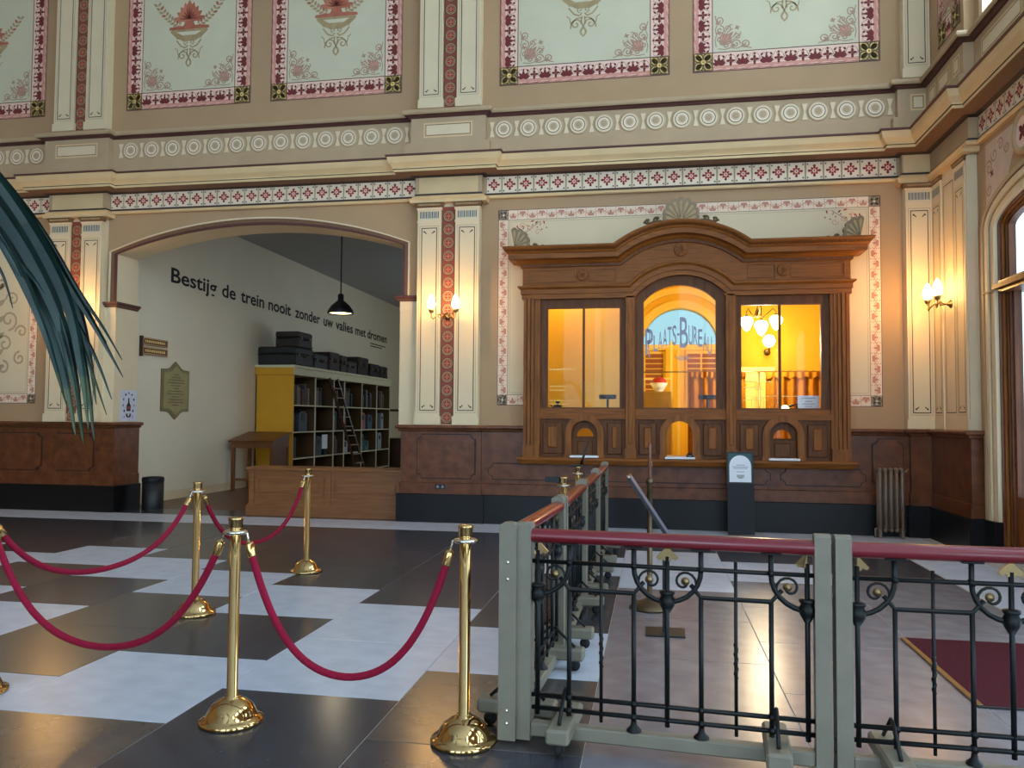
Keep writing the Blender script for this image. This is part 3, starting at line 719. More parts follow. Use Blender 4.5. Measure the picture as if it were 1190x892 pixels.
# right-wall frieze tiles, upper panel, window
for k in range(10):
    o = obj('frieze_tile', fm1, wright, (XR-.02, 10.10-.2425*k, 5.075)); o.rotation_euler = (0, 0, -PI/2)
mb = MB(); block(mb, TX(XP-.08), 10.62, 11.02, 5.79, 6.02, 0); block(mb, TX(XP-.08), 10.28, 10.50, 5.79, 6.02, 0); block(mb, TX(XP-.08), 11.12, 11.38, 5.79, 6.02, 0); block(mb, TX(XR-.08), 8.9, 9.95, 5.79, 6.02, 0); obj('pier_block_panel', mb, wright)
o = obj('roundel', rme, wright, (XR-.08, 8.66, 5.90)); o.rotation_euler = (0, 0, -PI/2)
q = upper_panel(10.47, 11.22, 6.50, T=TX(XP), tip=None)
q.parent = wright
ws = obj('upper_window_frame', MB().box(XR+.0, XR+.18, 10.12, 10.22, 6.27, 9.0, CREAM2).box(XR-.03, XR+.18, 7.2, 10.22, 6.22, 6.28, CREAM2).box(XR+.12, XR+.2, 8.5, 8.58, 6.28, 9, CREAM2).box(XR+.12, XR+.2, 7.2, 10.12, 7.6, 7.68, CREAM2), wright)
wn = struct('window_1', MB().box(XR+.155, XR+.16, 7.2, 10.12, 6.28, 9.0, PANE), 'upper window pane at the right edge of the hall')
# wooden door set in the arch
d1 = struct('door_1', None, 'varnished wooden arched door with glass panes')
def dframe(r0, r1, x0, x1, m, z0=0):
    o1 = [(CYD-AD-r0, z0)]+ell(r0)+[(CYD+AD+r0, z0)]; o2 = [(CYD-AD-r1, z0)]+ell(r1)+[(CYD+AD+r1, z0)]; n = len(o1)
    A = [(x0, u, v) for u, v in o1]; B = [(x0, u, v) for u, v in o2]; A0 = [(x1, u, v) for u, v in o1]; B0 = [(x1, u, v) for u, v in o2]; mb = MB()
    for p, q in ((A, B), (A, A0), (B, B0), (A0, B0)): mb.add(p+q, [(i, i+1, i+1+n, i+n) for i in range(n-1)], m)
    return obj('door_frame', mb, d1)
OAKR = mat('reddish_oak', (128, 72, 36), .35, scale=5, rgb2=(96, 50, 24), stretch=(6, 6, .6), detail=6)
dframe(-.255, -.29, XR+.02, XR+.20, OAKR); dframe(-.29, -.315, XR+.045, XR+.19, OAK); dframe(-.315, -.35, XR+.075, XR+.18, OAKD); dframe(-.35, -.375, XR+.095, XR+.17, OAKR)
YA, YB = CYD-AD+.37, CYD+AD-.37
obj('transom', MB().box(XR+.0, XR+.28, YA, YB+.06, 3.02, 3.15, OAKR).box(XR-.05, XR+.28, YA, YB+.1, 3.06, 3.11, OAK), d1)
obj('door_leaf', MB().box(XR+.12, XR+.20, YA, YB, .02, .72, OAKR).box(XR+.12, XR+.20, CYD-.1, CYD+.1, .72, 3.02, OAKR).box(XR+.12, XR+.20, YB-.05, YB, .72, 3.02, OAKR).box(XR+.12, XR+.20, YA, YA+.05, .72, 3.02, OAKR).box(XR+.10, XR+.13, YB-.9, YB-.12, .15, .6, OAK), d1)
obj('door_pane', MB().add([(XR+.16, YA, .7), (XR+.16, YB, .7), (XR+.16, YB, 3.05), (XR+.16, YA, 3.05)], [(0, 1, 2, 3)], PANEG), d1)
obj('fanlight_pane', MB().flat([(YA, 3.1)]+ell(-.36)[1:-1]+[(YB, 3.1)], TX(XR+.16), 0, PANEG), d1)
obj('door_handle', MB().tube([(XR+.12, 8.62, 1.05), (XR+.06, 8.62, 1.05), (XR+.06, 8.74, 1.05)], .012, BRASS), d1)

# ---- the hall walls beside and behind the camera, with their tall windows
fw = MB(); xs = [-14.8, -13.2, -10.0, -8.4, -5.2, -3.6, -.4, 1.0, 3.0, XR+.3]
for i in range(9):
    if i % 2 == 0 or i == 1: fw.box(xs[i], xs[i+1], -9.3, -9, 0, 9.4, TAN)
    else: fw.box(xs[i], xs[i+1], -9.3, -9, 0, 1.2, TAN).box(xs[i], xs[i+1], -9.3, -9, 8.6, 9.4, TAN).box((xs[i]+xs[i+1])/2-.06, (xs[i]+xs[i+1])/2+.06, -9.2, -9.05, 1.2, 8.6, OAKD)
struct('wall_front', fw, 'hall wall with tall windows behind the viewpoint')
struct('wall_left', MB().box(-14.8, -14.5, -9.3, 11.7, 0, 9.4, TAN), 'plain left hall wall outside the view')
struct('ceiling', MB().box(-14.8, XR+.3, -9.3, 12.25, 9.4, 9.6, mat('white_ceiling', (224, 228, 234), .8)), 'white hall ceiling above the view')
# ---- the room behind the arch
wn_ = struct('wall_niche_left', MB().box(-9.1, -8.87, 12.25, 29.2, 0, 5.6, NICHE), 'off-white wall with black lettering behind the arch')
nr = MB()
for q in ((12.25, 18.5, 0, 5.6), (25.5, 29.2, 0, 5.6), (18.5, 25.5, 0, 1.0), (18.5, 25.5, 4.2, 5.6)): nr.box(-2.75, -2.55, q[0], q[1], q[2], q[3], NICHE)
struct('wall_niche_right', nr, 'off-white side wall of the room behind the arch')
wnp = struct('window_2', MB().add([(-2.655, 18.5, 1.0), (-2.655, 25.5, 1.0), (-2.655, 25.5, 4.2), (-2.655, 18.5, 4.2)], [(0, 1, 2, 3)], PANED).box(-2.69, -2.62, 21.95, 22.05, 1.0, 4.2, CREAM2), 'wide side window of the room behind the arch')
struct('wall_niche_back', MB().box(-9.1, -2.55, 29.2, 29.4, 0, 5.6, NICHE), 'far off-white wall of the room behind the arch')
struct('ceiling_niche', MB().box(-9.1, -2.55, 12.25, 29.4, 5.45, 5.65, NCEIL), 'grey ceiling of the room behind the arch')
struct('floor_niche', None, 'brown boarded floor behind the arch')
fn = bpy.data.objects['floor_niche']
for k in range(32):
    obj('floor_board', MB().cbox(-8.87+.195*k+.002, -8.87+.195*(k+1)-.002, 12.25, 29.2, -.03, .0, NFLOOR, .002), fn)
struct('baseboard_niche', MB().box(-8.87, -8.852, 12.25, 29.2, 0, .16, CREAM2), 'pale skirting along the lettered wall')
# lettering on the wall: words one after the other
def wall_word(body, y0, y1, z, h, X=-8.865, m=INK, bold=.006):
    me = text_mesh(body, h, 1.0, m, bold*h/.3)
    xs = [v.co.x for v in me.vertices]; x0, x1 = min(xs), max(xs)
    for v in me.vertices:
        u = (v.co.x-x0)/(x1-x0); zz = v.co.y
        v.co = (0, y0+(y1-y0)*u, z+zz)
    return obj('wall_lettering', me, wn_, (X, 0, 0))
for wd_, y0, y1 in (('Bestijg', 13.443, 15.029), ('de', 15.227, 15.785), ('trein', 16.003, 17.058), ('nooit', 17.269, 18.438), ('zonder', 18.682, 20.205), ('uw', 20.436, 21.089), ('valies', 21.275, 22.588), ('met', 22.8, 23.679), ('dromen', 23.832, 25.685)):
    wall_word(wd_, y0, y1, 4.06, .39, bold=.0055)
mb = MB()
for z, y1 in ((3.90, 25.55), (3.82, 25.2)): mb.flat(rect(24.1, y1, z, z+.03), TXL(-8.87), .004, INK)
obj('credit_lettering', mb, wn_)

# ---- the lit ticket office behind the oak window unit
OY = 17.0
wo = struct('wall_office_left', MB().box(-2.55, -2.4, 12.25, OY, 0, 5.0, YEL), 'saffron side wall inside the ticket office')
struct('wall_office_right', MB().box(3.7, 3.85, 12.25, OY, 0, 5.0, YEL), 'saffron right wall inside the ticket office')
struct('ceiling_office', MB().box(-2.55, 3.85, 12.25, OY+.3, 5.0, 5.1, YELP), 'pale yellow ceiling of the ticket office')
struct('floor_office', MB().box(-2.55, 3.85, 12.25, OY+.3, -.1, 0, NFLOOR), 'wooden floor of the ticket office')
# partition close behind the left window
struct('wall_office_partition', MB().box(-2.4, -.22, 13.2, 13.3, 0, 5.0, YEL).box(-.95, -.22, 13.17, 13.2, 0, 5.0, YELP), 'saffron partition behind the left ticket window')
# far wall with a semicircular fanlight open to the sky
LX, LZ, LR = .55, 3.12, .77
ob = MB(); Tof = TW(OY)
semi = [(LX+LR*math.cos(PI*k/24), LZ+LR*math.sin(PI*k/24)) for k in range(25)]
ob.prism([(-.22, LZ), (-.22, 5.0), (3.7, 5.0), (3.7, LZ)]+semi, Tof, 0, -.3, YEL)
ob.box(-.22, 3.7, OY, OY+.3, 0, LZ, YEL)
wof = struct('wall_office_back', ob, 'far saffron wall of the ticket office with a fanlight')
def ring(mb, cx, cz, r0, r1, T, d, m, a0=0, a1=PI, n=28, back=0):
    A = [(cx+r0*math.cos(a0+(a1-a0)*k/n), cz+r0*math.sin(a0+(a1-a0)*k/n)) for k in range(n+1)]
    B = [(cx+r1*math.cos(a0+(a1-a0)*k/n), cz+r1*math.sin(a0+(a1-a0)*k/n)) for k in range(n+1)]
    P = [T(u, v, d) for u, v in A]; Q = [T(u, v, d) for u, v in B]; P0 = [T(u, v, back) for u, v in A]; Q0 = [T(u, v, back) for u, v in B]
    k = n+1
    for p, q in ((P, Q), (P, P0), (Q, Q0)): mb.add(p+q, [(i, i+1, i+1+k, i+k) for i in range(n)], m)
    return mb
obj('fanlight_arch', ring(MB(), LX, LZ, LR, LR+.16, Tof, .06, YELP), wof)
obj('fanlight_arch', ring(MB(), LX, LZ, LR+.30, LR+.42, Tof, .12, YELP), wof)
obj('fanlight_sill', MB().box(-.2, 1.35, OY-.08, OY+.1, LZ-.12, LZ, YELP), wof)
struct('window_3', MB().flat([(LX+LR*math.cos(PI*k/24), LZ+LR*math.sin(PI*k/24)) for k in range(25)], TW(OY+.2), 0, PANEB), 'half-round fanlight pane with daylight behind the ticket office')
lv = obj('louvre_frame', MB().box(-.2, .26, OY-.05, OY, 1.9, 2.98, YELP).box(.66, 1.4, OY-.05, OY, 1.9, 2.98, YELP), wof)
for (a, b) in ((-.16, .2), (.7, .96), (1.0, 1.36)):
    for k in range(9): obj('louvre', MB().box(a, b, OY-.075, OY-.05, 1.98+.108*k, 2.06+.108*k, LOUV), wof)
obj('pillar', MB().box(.26, .62, OY-.25, OY, 0, 3.0, YEL).box(.34, .40, OY-.27, OY, 0, 3.0, YELP).box(.48, .54, OY-.27, OY, 0, 3.0, YELP), wof)

# ================================================================== TICKET WINDOW UNIT
XC = .385
tu = thing('ticket_window_unit', 'wide oak ticket counter front with three glazed windows and arched cornice', 'ticket window', (XC, W0, 1.0))
def tpart(name, mb, par=None):
    # meshes are given in world coordinates; shift them to the unit's own origin
    me = mb.mesh(name) if isinstance(mb, MB) else mb
    if not par:
        for v in me.vertices: v.co -= Vector((XC, W0, 1.0))
    else:
        for v in me.vertices: v.co -= Vector((XC, W0, 1.0))
    o = bpy.data.objects.new(name, me); C.objects.link(o); o.parent = par or tu
    return o
YF = 11.45
TT = TW(YF)
# entablature swept along straight - arc - straight
UL, UR = -1.86, 2.63
RA, ZC0, ZB = .833, 2.767, 3.29
def ent_curve(h, d, n=22):
    R = RA+h; zf = ZB+h; dx = math.sqrt(R*R-(zf-ZC0)**2); a = math.asin(dx/R)
    return [(UL-d, zf), (XC-dx, zf)]+[(XC+R*math.sin(-a+2*a*k/n), ZC0+R*math.cos(-a+2*a*k/n)) for k in range(1, n)]+[(XC+dx, zf), (UR+d, zf)]
def ent_strip(name, prof, mats):
    mb = MB(); cs = [(ent_curve(h, max(d, 0)), d) for h, d in prof]
    for j in range(len(prof)-1):
        (A, da), (B, db) = cs[j], cs[j+1]; n = len(A)
        mb.add([TT(u, v, da) for u, v in A]+[TT(u, v, db) for u, v in B], [(i, i+1, i+1+n, i+n) for i in range(n-1)], mats[j % len(mats)])
    for e in (0, -1):        # returns to the wall
        L = [(c[e], d) for c, d in cs]
        for j in range(len(L)-1):
            (p, d), (q, f) = L[j], L[j+1]
            mb.add([TT(p[0], p[1], d), TT(q[0], q[1], f), TT(q[0], q[1], -.25), TT(p[0], p[1], -.25)], [(0, 1, 2, 3)], mats[j % len(mats)])
    return tpart(name, mb)
ent_strip('architrave', [(0, -.06), (0, .03), (.065, .03), (.07, .045), (.135, .045), (.15, .065), (.165, .085), (.185, .085), (.19, .03), (.21, .02)], [OAKH])
fr = ent_strip('frieze_board', [(.205, .02), (.46, .02)], [OAKH])
ent_strip('cornice', [(.455, .02), (.465, .05), (.50, .055), (.52, .085), (.545, .11), (.555, .17), (.56, .20), (.63, .205), (.635, .22), (.66, .235), (.69, .265), (.715, .28), (.735, .28), (.738, -.02), (.738, -.25)], [OAKH, OAKD, OAKH, OAKH])
for (x, z, s) in ((-1.0, 3.625, .085), (XC, 3.955, .10), (1.77, 3.625, .085)):
    mb = MB(); mb.lathe([(s, 0), (s, .015), (s*.85, .028), (s*.72, .014), (s*.55, .03), (0, .036)], (x, YF-.02, z), OAK, 20, True, (0, -1, 0))
    for k in range(8): mb.prism(leaf(x, z, k*PI/4, s*.8, s*.4), TT, .058, .03, OAK)
    tpart('rosette', mb)
for (a, b) in ((-1.82, -1.10), (-.90, -.52), (1.29, 1.67), (1.87, 2.58)):
    mb = MB()
    for q in (rect(a, b, 3.53, 3.545), rect(a, b, 3.705, 3.72), rect(a, a+.015, 3.545, 3.705), rect(b-.015, b, 3.545, 3.705)): mb.prism(q, TT, .036, .02, OAKH)
    tpart('frieze_moulding', mb)
# stiles and posts
for (a, b, s) in ((UL, -1.62, 1), (2.385, UR, -1)):
    mb = MB(); mb.box(a, b, YF, W0, 1.0, ZB+.02, OAK)
    for k, (e0, e1, pr) in enumerate(((.0, .045, .03), (.06, .10, .045), (.115, .15, .03), (.17, .20, .018))):
        q = (a+e0, a+e1) if s > 0 else (b-e1, b-e0)
        mb.box(q[0], q[1], YF-pr, YF, 1.16, ZB+.01, OAK)
    mb.box(a-.0, b, YF-.055, YF, 1.0, 1.17, OAK)
    tpart('stile', mb)
for x in (-.322, 1.064):
    mb = MB(); mb.cbox(x-.068, x+.068, YF-.03, W0, 1.0, ZB+.03, OAK, .008).box(x-.078, x+.078, YF-.045, YF, 1.0, 1.14, OAK).cbox(x-.03, x+.03, YF-.04, YF, 1.2, 3.2, OAK, .006)
    tpart('post', mb)
# window sashes with panes
def sash(x0, x1, z0, z1, mull, arch):
    f = .128 if arch else .115; mb = MB(); D0, D1 = YF+.06, YF+.12
    if not arch:
        for q in ((x0-f, x0, z0-.1, ZB+.02), (x1, x1+f, z0-.1, ZB+.02), (x0, x1, z1, ZB+.02), (x0, x1, z0-.1, z0)): mb.box(q[0], q[1], D0, D1, q[2], q[3], OAKD)
        for q in ((x0-.02, x0, z0, z1), (x1, x1+.02, z0, z1), (x0-.02, x1+.02, z1, z1+.02), (x0-.02, x1+.02, z0-.02, z0)): mb.box(q[0], q[1], D0-.012, D0, q[2], q[3], OAKD)
    else:
        for q in ((x0-f, x0, z0-.1, arch[0]), (x1, x1+f, z0-.1, arch[0]), (x0, x1, z0-.1, z0)): mb.box(q[0], q[1], D0, D1, q[2], q[3], OAKD)
        inn = arc_pts(x0, x1, arch[0], arch[1], 24)
        mb.prism([(x0-f, arch[0])]+inn+[(x1+f, arch[0]), (x1+f, 3.62), (x0-f, 3.62)], TW(D0), 0, -.06, OAKD)
    s = tpart('window_frame', mb)
    xs = [x0]+mull+[x1]
    for a, b in zip(xs[:-1], xs[1:]):
        if arch: p = MB().prism([(x0, z0), (x1, z0)]+arc_pts(x0, x1, arch[0], arch[1], 24)[::-1], TW(YF+.09), 0, -.005, PANE)
        else: p = MB().box(a, b, YF+.088, YF+.093, z0, z1, PANE)
        tpart('window_pane', p, s)
    for x in mull: tpart('glazing_bar', MB().cbox(x-.016, x+.016, YF+.055, YF+.12, z0, z1, OAKD, .005), s)
    return s
s1 = sash(-1.515, -.476, 1.72, 3.157, [-.993], None)
s2 = sash(-.135, .866, 1.72, 3.235, [], (3.235, 3.468))
s3 = sash(1.213, 2.272, 1.72, 3.16, [1.73], None)
# middle rail
tpart('transom_rail', MB().box(-1.63, 2.40, YF-.01, W0, 1.555, 1.635, OAKH).box(-1.63, 2.40, YF+.02, W0, 1.635, 1.70, OAKH))
# lower boards with arched wickets
def wicket_poly(x0, x1, xc, r, zs, ztop):
    return [(x0, 1.0), (xc-r, 1.0), (xc-r, zs)]+[(xc-r*math.cos(PI*k/16), zs+r*math.sin(PI*k/16)) for k in range(1, 16)]+[(xc+r, zs), (xc+r, 1.0), (x1, 1.0), (x1, ztop), (x0, ztop)]
WK = [(-1.63, -.39, -.972), (-.254, .996, .366), (1.132, 2.39, 1.758)]
for i, (x0, x1, xc) in enumerate(WK):
    tpart('lower_board', MB().prism(wicket_poly(x0, x1, xc, .185, 1.345, 1.56), TW(YF+.05), 0, -.05, OAKD))
    mb = MB(); ring(mb, xc, 1.345, .185, .275, TW(YF), .03, OAK, back=-.05)
    for s in (-1, 1): mb.box(*(sorted((xc+s*.185, xc+s*.275))), YF-.03, YF+.05, 1.0, 1.345, OAK)
    mb.box(xc-.29, xc-.18, YF-.04, YF+.05, 1.0, 1.05, OAK).box(xc+.18, xc+.29, YF-.04, YF+.05, 1.0, 1.05, OAK)
    tpart('wicket_arch', mb)
    for (a, b) in ((x0+.03, xc-.30), (xc+.30, x1-.03)):
        if b-a < .08: continue
        pb = tpart('raised_panel', MB().cbox(a+.02, b-.02, YF+.02, YF+.05, 1.05, 1.50, OAKD, .012))
        tpart('panel_centre', MB().cbox(a+.09, b-.09, YF-.0, YF+.03, 1.14, 1.44, OAK, .012), pb)
    if i != 1:
        mb = MB().box(xc-.185, xc+.185, YF+.10, YF+.13, 1.0, 1.29, OAKD)
        ring(mb, xc, 1.30, .12, .235, TW(YF+.10), 0, OAKD, back=-.03)
        mb.cbox(xc-.11, xc+.11, YF+.08, YF+.10, 1.04, 1.24, OAKD, .012)
        mb.box(xc-.20, xc+.20, YF+.10, YF+.13, 1.28, 1.30, OAKD)
        tpart('wicket_shutter', mb)
        tpart('wicket_pane', MB().prism([(xc+.13*math.cos(PI*k/16), 1.30+.13*math.sin(PI*k/16)) for k in range(17)], TW(YF+.115), 0, -.004, PANE))
tpart('sill', MB().sweep([(-.2, .89), (.03, .895), (.05, .915), (.07, .95), (.085, .965), (.085, .99), (.075, 1.0), (-.25, 1.002)], [(UL-.0, W0), (UL, YF), (UR, YF), (UR, W0)], [OAKH]))
SHELLG = mat('bronze_grey_gilding', (138, 116, 86), .5, .2, var=.15, scale=20)
# shell crestings above the cornice
def shell(x, z, s, half=0):
    mb = MB(); Ts = TW(YF-.1)
    for k in range(-4, 5):
        if half and k*half > 0: continue
        a = PI/2-k*.33; l = s*(1-.018*k*k)
        pet = lambda r, w_: [(x+(r*.08)*math.cos(a), z+.02*s+(r*.08)*math.sin(a))]+[(x+(r*.80+w_*math.cos(t))*math.cos(a)-w_*math.sin(t)*math.sin(a), z+.02*s+(r*.80+w_*math.cos(t))*math.sin(a)+w_*math.sin(t)*math.cos(a)) for t in [-PI/2+PI*i/6 for i in range(7)]]
        mb.prism(pet(l, s*.145), Ts, .030-.001*abs(k), -.03, SHELLG); mb.prism(pet(l*.93, s*.055), Ts, .036, .02, BUFF)
    for sg in (-1, 1):
        if half and sg == half: continue
        for (dx, dz, r, tr) in ((.55, .14, .16, 1.3), (.95, .08, .13, 1.2), (1.3, .03, .10, 1.2)):
            p = [(x+sg*dx*s+q[0]*sg, z+dz*s+q[1]) for q in spiral(0, 0, r*s, PI*.8, tr, -1)]
            mb.tube([Ts(u, v, 0) for u, v in p], .032*s+.006, GOLDD, 6)
        mb.tube([Ts(x+sg*t*s, z+.06*s*math.sin(t*9)*.6+.05*s-.03*t*s, 0) for t in (0, .2, .4, .6, .8, 1.0, 1.2, 1.45)], .035*s+.004, GOLDD, 6)
    if not half: mb.lathe([(.10*s, -.03), (.10*s, .03), (.05*s, .06), (0, .065)], (x, YF-.1, z+.1*s), BUFF, 12, True, (0, -1, 0))
    return tpart('shell_cresting', mb)
shell(XC, 4.335, .36); shell(-1.99, 4.02, .32, -1); shell(2.76, 4.02, .32, 1)
# lettering on the glass
def glass_word(body, x, z, h, sx, m, Y=YF+.083, bold=0.004):
    me = text_mesh(body, h, sx, m, bold, 'CENTER')
    for v in me.vertices: v.co = (x+v.co.x, Y, z+v.co.y)
    return me
word = [('P', .54, -.10), ('L', .33, -.05), ('A', .34, -.01), ('A', .36, .02), ('T', .38, .035), ('S', .40, .04), ('-', .3, .12), ('B', .63, .0), ('U', .40, .04), ('R', .38, .035), ('E', .36, .01), ('A', .35, -.04), ('U', .36, -.10)]
xp = -.115
for ch_, h, dz in word:
    wdt = {'P': .112, 'B': .115, '-': .034}.get(ch_, .0595)
    me = glass_word(ch_, 0, 2.575+dz, h, 1.0, FROST, bold=.004)
    us = [v.co.x for v in me.vertices]; u0_, u1_ = min(us), max(us)
    for v in me.vertices: v.co.x = xp+(v.co.x-u0_)/(u1_-u0_)*wdt
    tpart('glass_letter', me, s2)
    xp += wdt+.0062
mb = MB(); Tg = TW(YF+.083)
for (u, v, r, s) in ((.385, 2.42, .045, 1), (.46, 2.43, .03, -1)): ribbon(mb, spiral(u, v, r, 0, 1.4, s), .012, Tg, 0, FROST)
ribbon(mb, [(.30, 2.46), (.34, 2.42), (.42, 2.40), (.5, 2.45), (.54, 2.41)], .01, Tg, 0, FROST)
tpart('glass_flourish', mb, s2); mb = MB()
ribbon(mb, [(-.08, 2.86), (-.05, 2.75), (-.07, 2.6), (-.05, 2.42)], .014, Tg, 0, FROST)
tpart('glass_flourish', mb, s2)
for s, lines in ((s1, ((-1.49, -1.12, 2.26, .030), (-1.49, -1.14, 2.02, .018), (-1.49, -1.26, 1.96, .018), (-1.49, -1.05, 1.81, .016), (-1.49, -1.2, 1.76, .016), (-.96, -.80, 2.02, .016), (-.96, -.76, 1.96, .016), (-.96, -.86, 1.81, .016))),
                 (s3, ((1.24, 1.62, 2.08, .022), (1.24, 1.50, 2.0, .018), (1.24, 1.68, 1.88, .018), (1.24, 1.55, 1.83, .016), (1.76, 1.95, 1.88, .014)))):
    mb = MB()
    for a, b, z, h in lines:
        x = a
        while x < b:
            l = random.uniform(.02, .06); mb.flat(rect(x, min(x+l, b), z, z+h*random.uniform(.6, 1)), TW(YF+.083), 0, PALEL); x += l+.012
    tpart('glass_lettering', mb, s)

# ---- things at the ticket windows
for i, (x0, x1, xc) in enumerate(WK):
    o = obj('counter_tray', MB().cbox(-.205, .205, -.10, .10, 0, .028, WHITE, .006), None, (xc, YF-.0+.0, 1.003))
    tag(o, ('white tray on the sill of the left closed wicket', 'white tray on the sill of the open middle wicket', 'white tray on the sill of the right wicket behind the easel sign')[i], 'tray', 'white trays on the ticket sill')
k = thing('card_reader', 'small black card reader on the middle white tray', 'card reader', (.50, YF-.02, 1.031))
obj('body', MB().cbox(-.05, .05, -.04, .04, 0, .03, BLACK, .008).cbox(-.035, .035, -.03, .03, .03, .055, BLACK, .008), k); obj('keypad', MB().box(-.025, .025, -.041, -.035, .008, .022, GREYT), k)
for i, (x, lab) in enumerate(((-.655, 'black name plate on a stem behind the left ticket window'), (.757, 'black name plate on a stem behind the middle ticket window'))):
    k = thing('name_plate', lab, 'name plate', (x*1.012, 11.80, 1.697), 0, 'name plates behind the ticket windows')
    obj('stem', MB().cbox(-.016, .016, -.012, .012, 0, .16, BLACK, .003), k); obj('plate', MB().cbox(-.125, .125, -.015, .015, .15, .215, BLACK, .004), k); obj('foot', MB().cbox(-.06, .06, -.05, .05, 0, .012, BLACK, .003), k)
k = thing('desk_shelf', 'oak shelf running behind the ticket windows', 'shelf', (XC, 11.84, 1.62))
obj('shelf_board', MB().cbox(-2.0, 2.0, -.12, .45, .035, .075, OAKH, .006), k)
for x in (-1.9, -.7, .7, 1.9): obj('bracket', MB().box(x-.02, x+.02, .1, .42, -.1, .035, OAKH), k)
k = thing('desk_telephone', 'small black device in the corner of the left ticket window', 'telephone', (-1.40, 11.80, 1.697))
obj('body', MB().cbox(-.06, .06, -.05, .05, 0, .06, BLACK, .012), k); obj('handset', MB().cbox(-.03, .03, -.03, .03, .06, .12, BLACK, .012), k); obj('cable', MB().tube([(-.06, 0, .02), (-.1, 0, .05), (-.11, 0, .07)], .008, BLACK), k)
k = thing('notice_sheet', 'white printed notice standing in the right ticket window', 'notice', (2.15, 11.77, 1.697))
obj('sheet', MB().cbox(-.145, .145, -.006, .006, 0, .205, WHITE, .001), k)
mb = MB()
for z, a in ((.165, .09), (.12, .05), (.085, .08), (.05, .05)): mb.flat(rect(-a, a, z, z+.008), lambda u, v, d: (u, -.0065-d, v), .001, GREYT)
obj('print', mb, k)
k = thing('desk_lamp', 'small black desk lamp with lit white shade in right window', 'lamp', (1.88, 11.82, 1.697))
obj('arm', MB().tube([(.12, 0, 0), (.13, 0, .09), (.04, 0, .06), (-.02, 0, .04)], .016, BLACK), k); obj('shade', MB().lathe([(.0, .05), (.03, .045), (.065, .0), (.05, -.01), (0, -.012)], (-.04, 0, .02), GLOBE2, 14), k)
# hangings and furniture inside the office
def curtain(name, x0, x1, z0, z1, Y, label):
    k = thing(name, label, 'curtain', ((x0+x1)/2, Y, z0)); n = 40; w2 = (x1-x0)/2; vs = []
    for z in (0, (z1-z0)*.93, z1-z0):
        for i in range(n+1):
            t = i/n; vs.append((-w2+2*w2*t, .035*math.sin(t*w2*2*38)+.01*math.sin(t*40), z))
    mb = MB().add(vs, [(i+r*(n+1), i+1+r*(n+1), i+1+(r+1)*(n+1), i+(r+1)*(n+1)) for r in range(2) for i in range(n)], CURT, True); obj('cloth', mb, k)
    vs = [(-w2+2*w2*i/n, -.05+.02*math.sin(i*1.3), z1-z0-(.0 if j else .10+.02*math.sin(i*.9))) for j in (0, 1) for i in range(n+1)]
    obj('valance', MB().add(vs, [(i, i+1, i+n+2, i+n+1) for i in range(n)], CURT, True), k)
    return k
curtain('curtain', 1.93, 2.95, .6, 2.395, 14.47, 'ochre gathered curtain seen through the right ticket window')
curtain('curtain', 1.40, 1.60, .6, 2.395, 14.47, 'narrow strip of ochre curtain at left edge of right ticket window')
curtain('curtain', .60, 1.30, .6, 2.395, 14.47, 'ochre gathered curtain seen through the arched middle window')
k = thing('curtain_rail', 'thin dark rail with rings holding the ochre curtains', 'rail', (1.4, 14.45, 0))
obj('rod', MB().tube([(-1.6, 0, 2.40), (1.7, 0, 2.40)], .012, BRASSD, 8), k)
for i in range(18): obj('ring', MB().tube([(-.75+.13*i+.03*math.cos(a), 0, 2.395+.03*math.sin(a)) for a in [2*PI*j/8 for j in range(9)]], .005, BRASSD, 5), k)
for x in (.42, 1.69, -1.59): obj('upright', MB().tube([(x, 0, 0), (x, 0, 2.40)], .014, BRASSD, 8), k)
k = thing('office_cabinet', 'olive cabinet inside the office seen through the arched middle window', 'cabinet', (.07, 14.6, 0))
obj('body', MB().cbox(-.24, .24, -.2, .2, 0, 2.05, mat('olive_cabinet', (150, 116, 30), .6), .01), k); obj('door', MB().cbox(-.21, .21, -.215, -.2, .1, 1.98, mat('olive_cabinet', (150, 116, 30)), .006), k)
k = thing('paper_bowl', 'white bowl with a red lid on top of the olive cabinet', 'bowl', (.10, 14.6, 2.05))
obj('bowl', MB().lathe([(.06, 0), (.10, .05), (.16, .16), (.15, .16), (.09, .05), (0, .03)], (0, 0, 0), WHITE, 18), k); obj('lid', MB().lathe([(.13, .14), (.13, .2), (.09, .25), (0, .26)], (0, 0, 0), RED, 18), k)
k = thing('shelf_unit', 'pale open shelf unit behind the olive cabinet', 'shelf', (.05, 15.2, 0))
for x in (-.28, .28): obj('upright', MB().box(x-.02, x+.02, -.12, .12, 0, 3.0, YELP), k)
for z in (.5, 1.1, 1.7, 2.3, 2.9): obj('shelf_board', MB().box(-.26, .26, -.12, .12, z, z+.03, YELP), k)
k = thing('wall_board', 'pale board with drawn map lines behind the right window', 'board', (1.83, 14.75, 1.55))
obj('panel', MB().cbox(-.30, .30, -.01, .01, 0, .95, YELP, .004), k)
mb = MB()
for pts in (((-.2, .7), (-.05, .7), (-.05, .55), (.12, .55)), ((-.1, .4), (.1, .4), (.1, .2), (-.1, .2), (-.1, .4)), ((-.25, .1), (.25, .15)), ((-.2, .85), (-.1, .8))): ribbon(mb, list(pts), .012, lambda u, v, d: (u, -.0105-d, v), .001, BUFF)
obj('drawing', mb, k)
k = thing('ceiling_globe', 'lit ceiling globe in front of the office partition', 'lamp', (-1.3, 12.75, 5.0))
obj('stem', MB().tube([(0, 0, 0), (0, 0, -.5)], .012, BRASSD, 8), k); obj('globe', MB().lathe([(0, -.75), (.09, -.71), (.13, -.62), (.09, -.53), (.03, -.5)], (0, 0, 0), GLOBE2, 16), k)
_cg = k
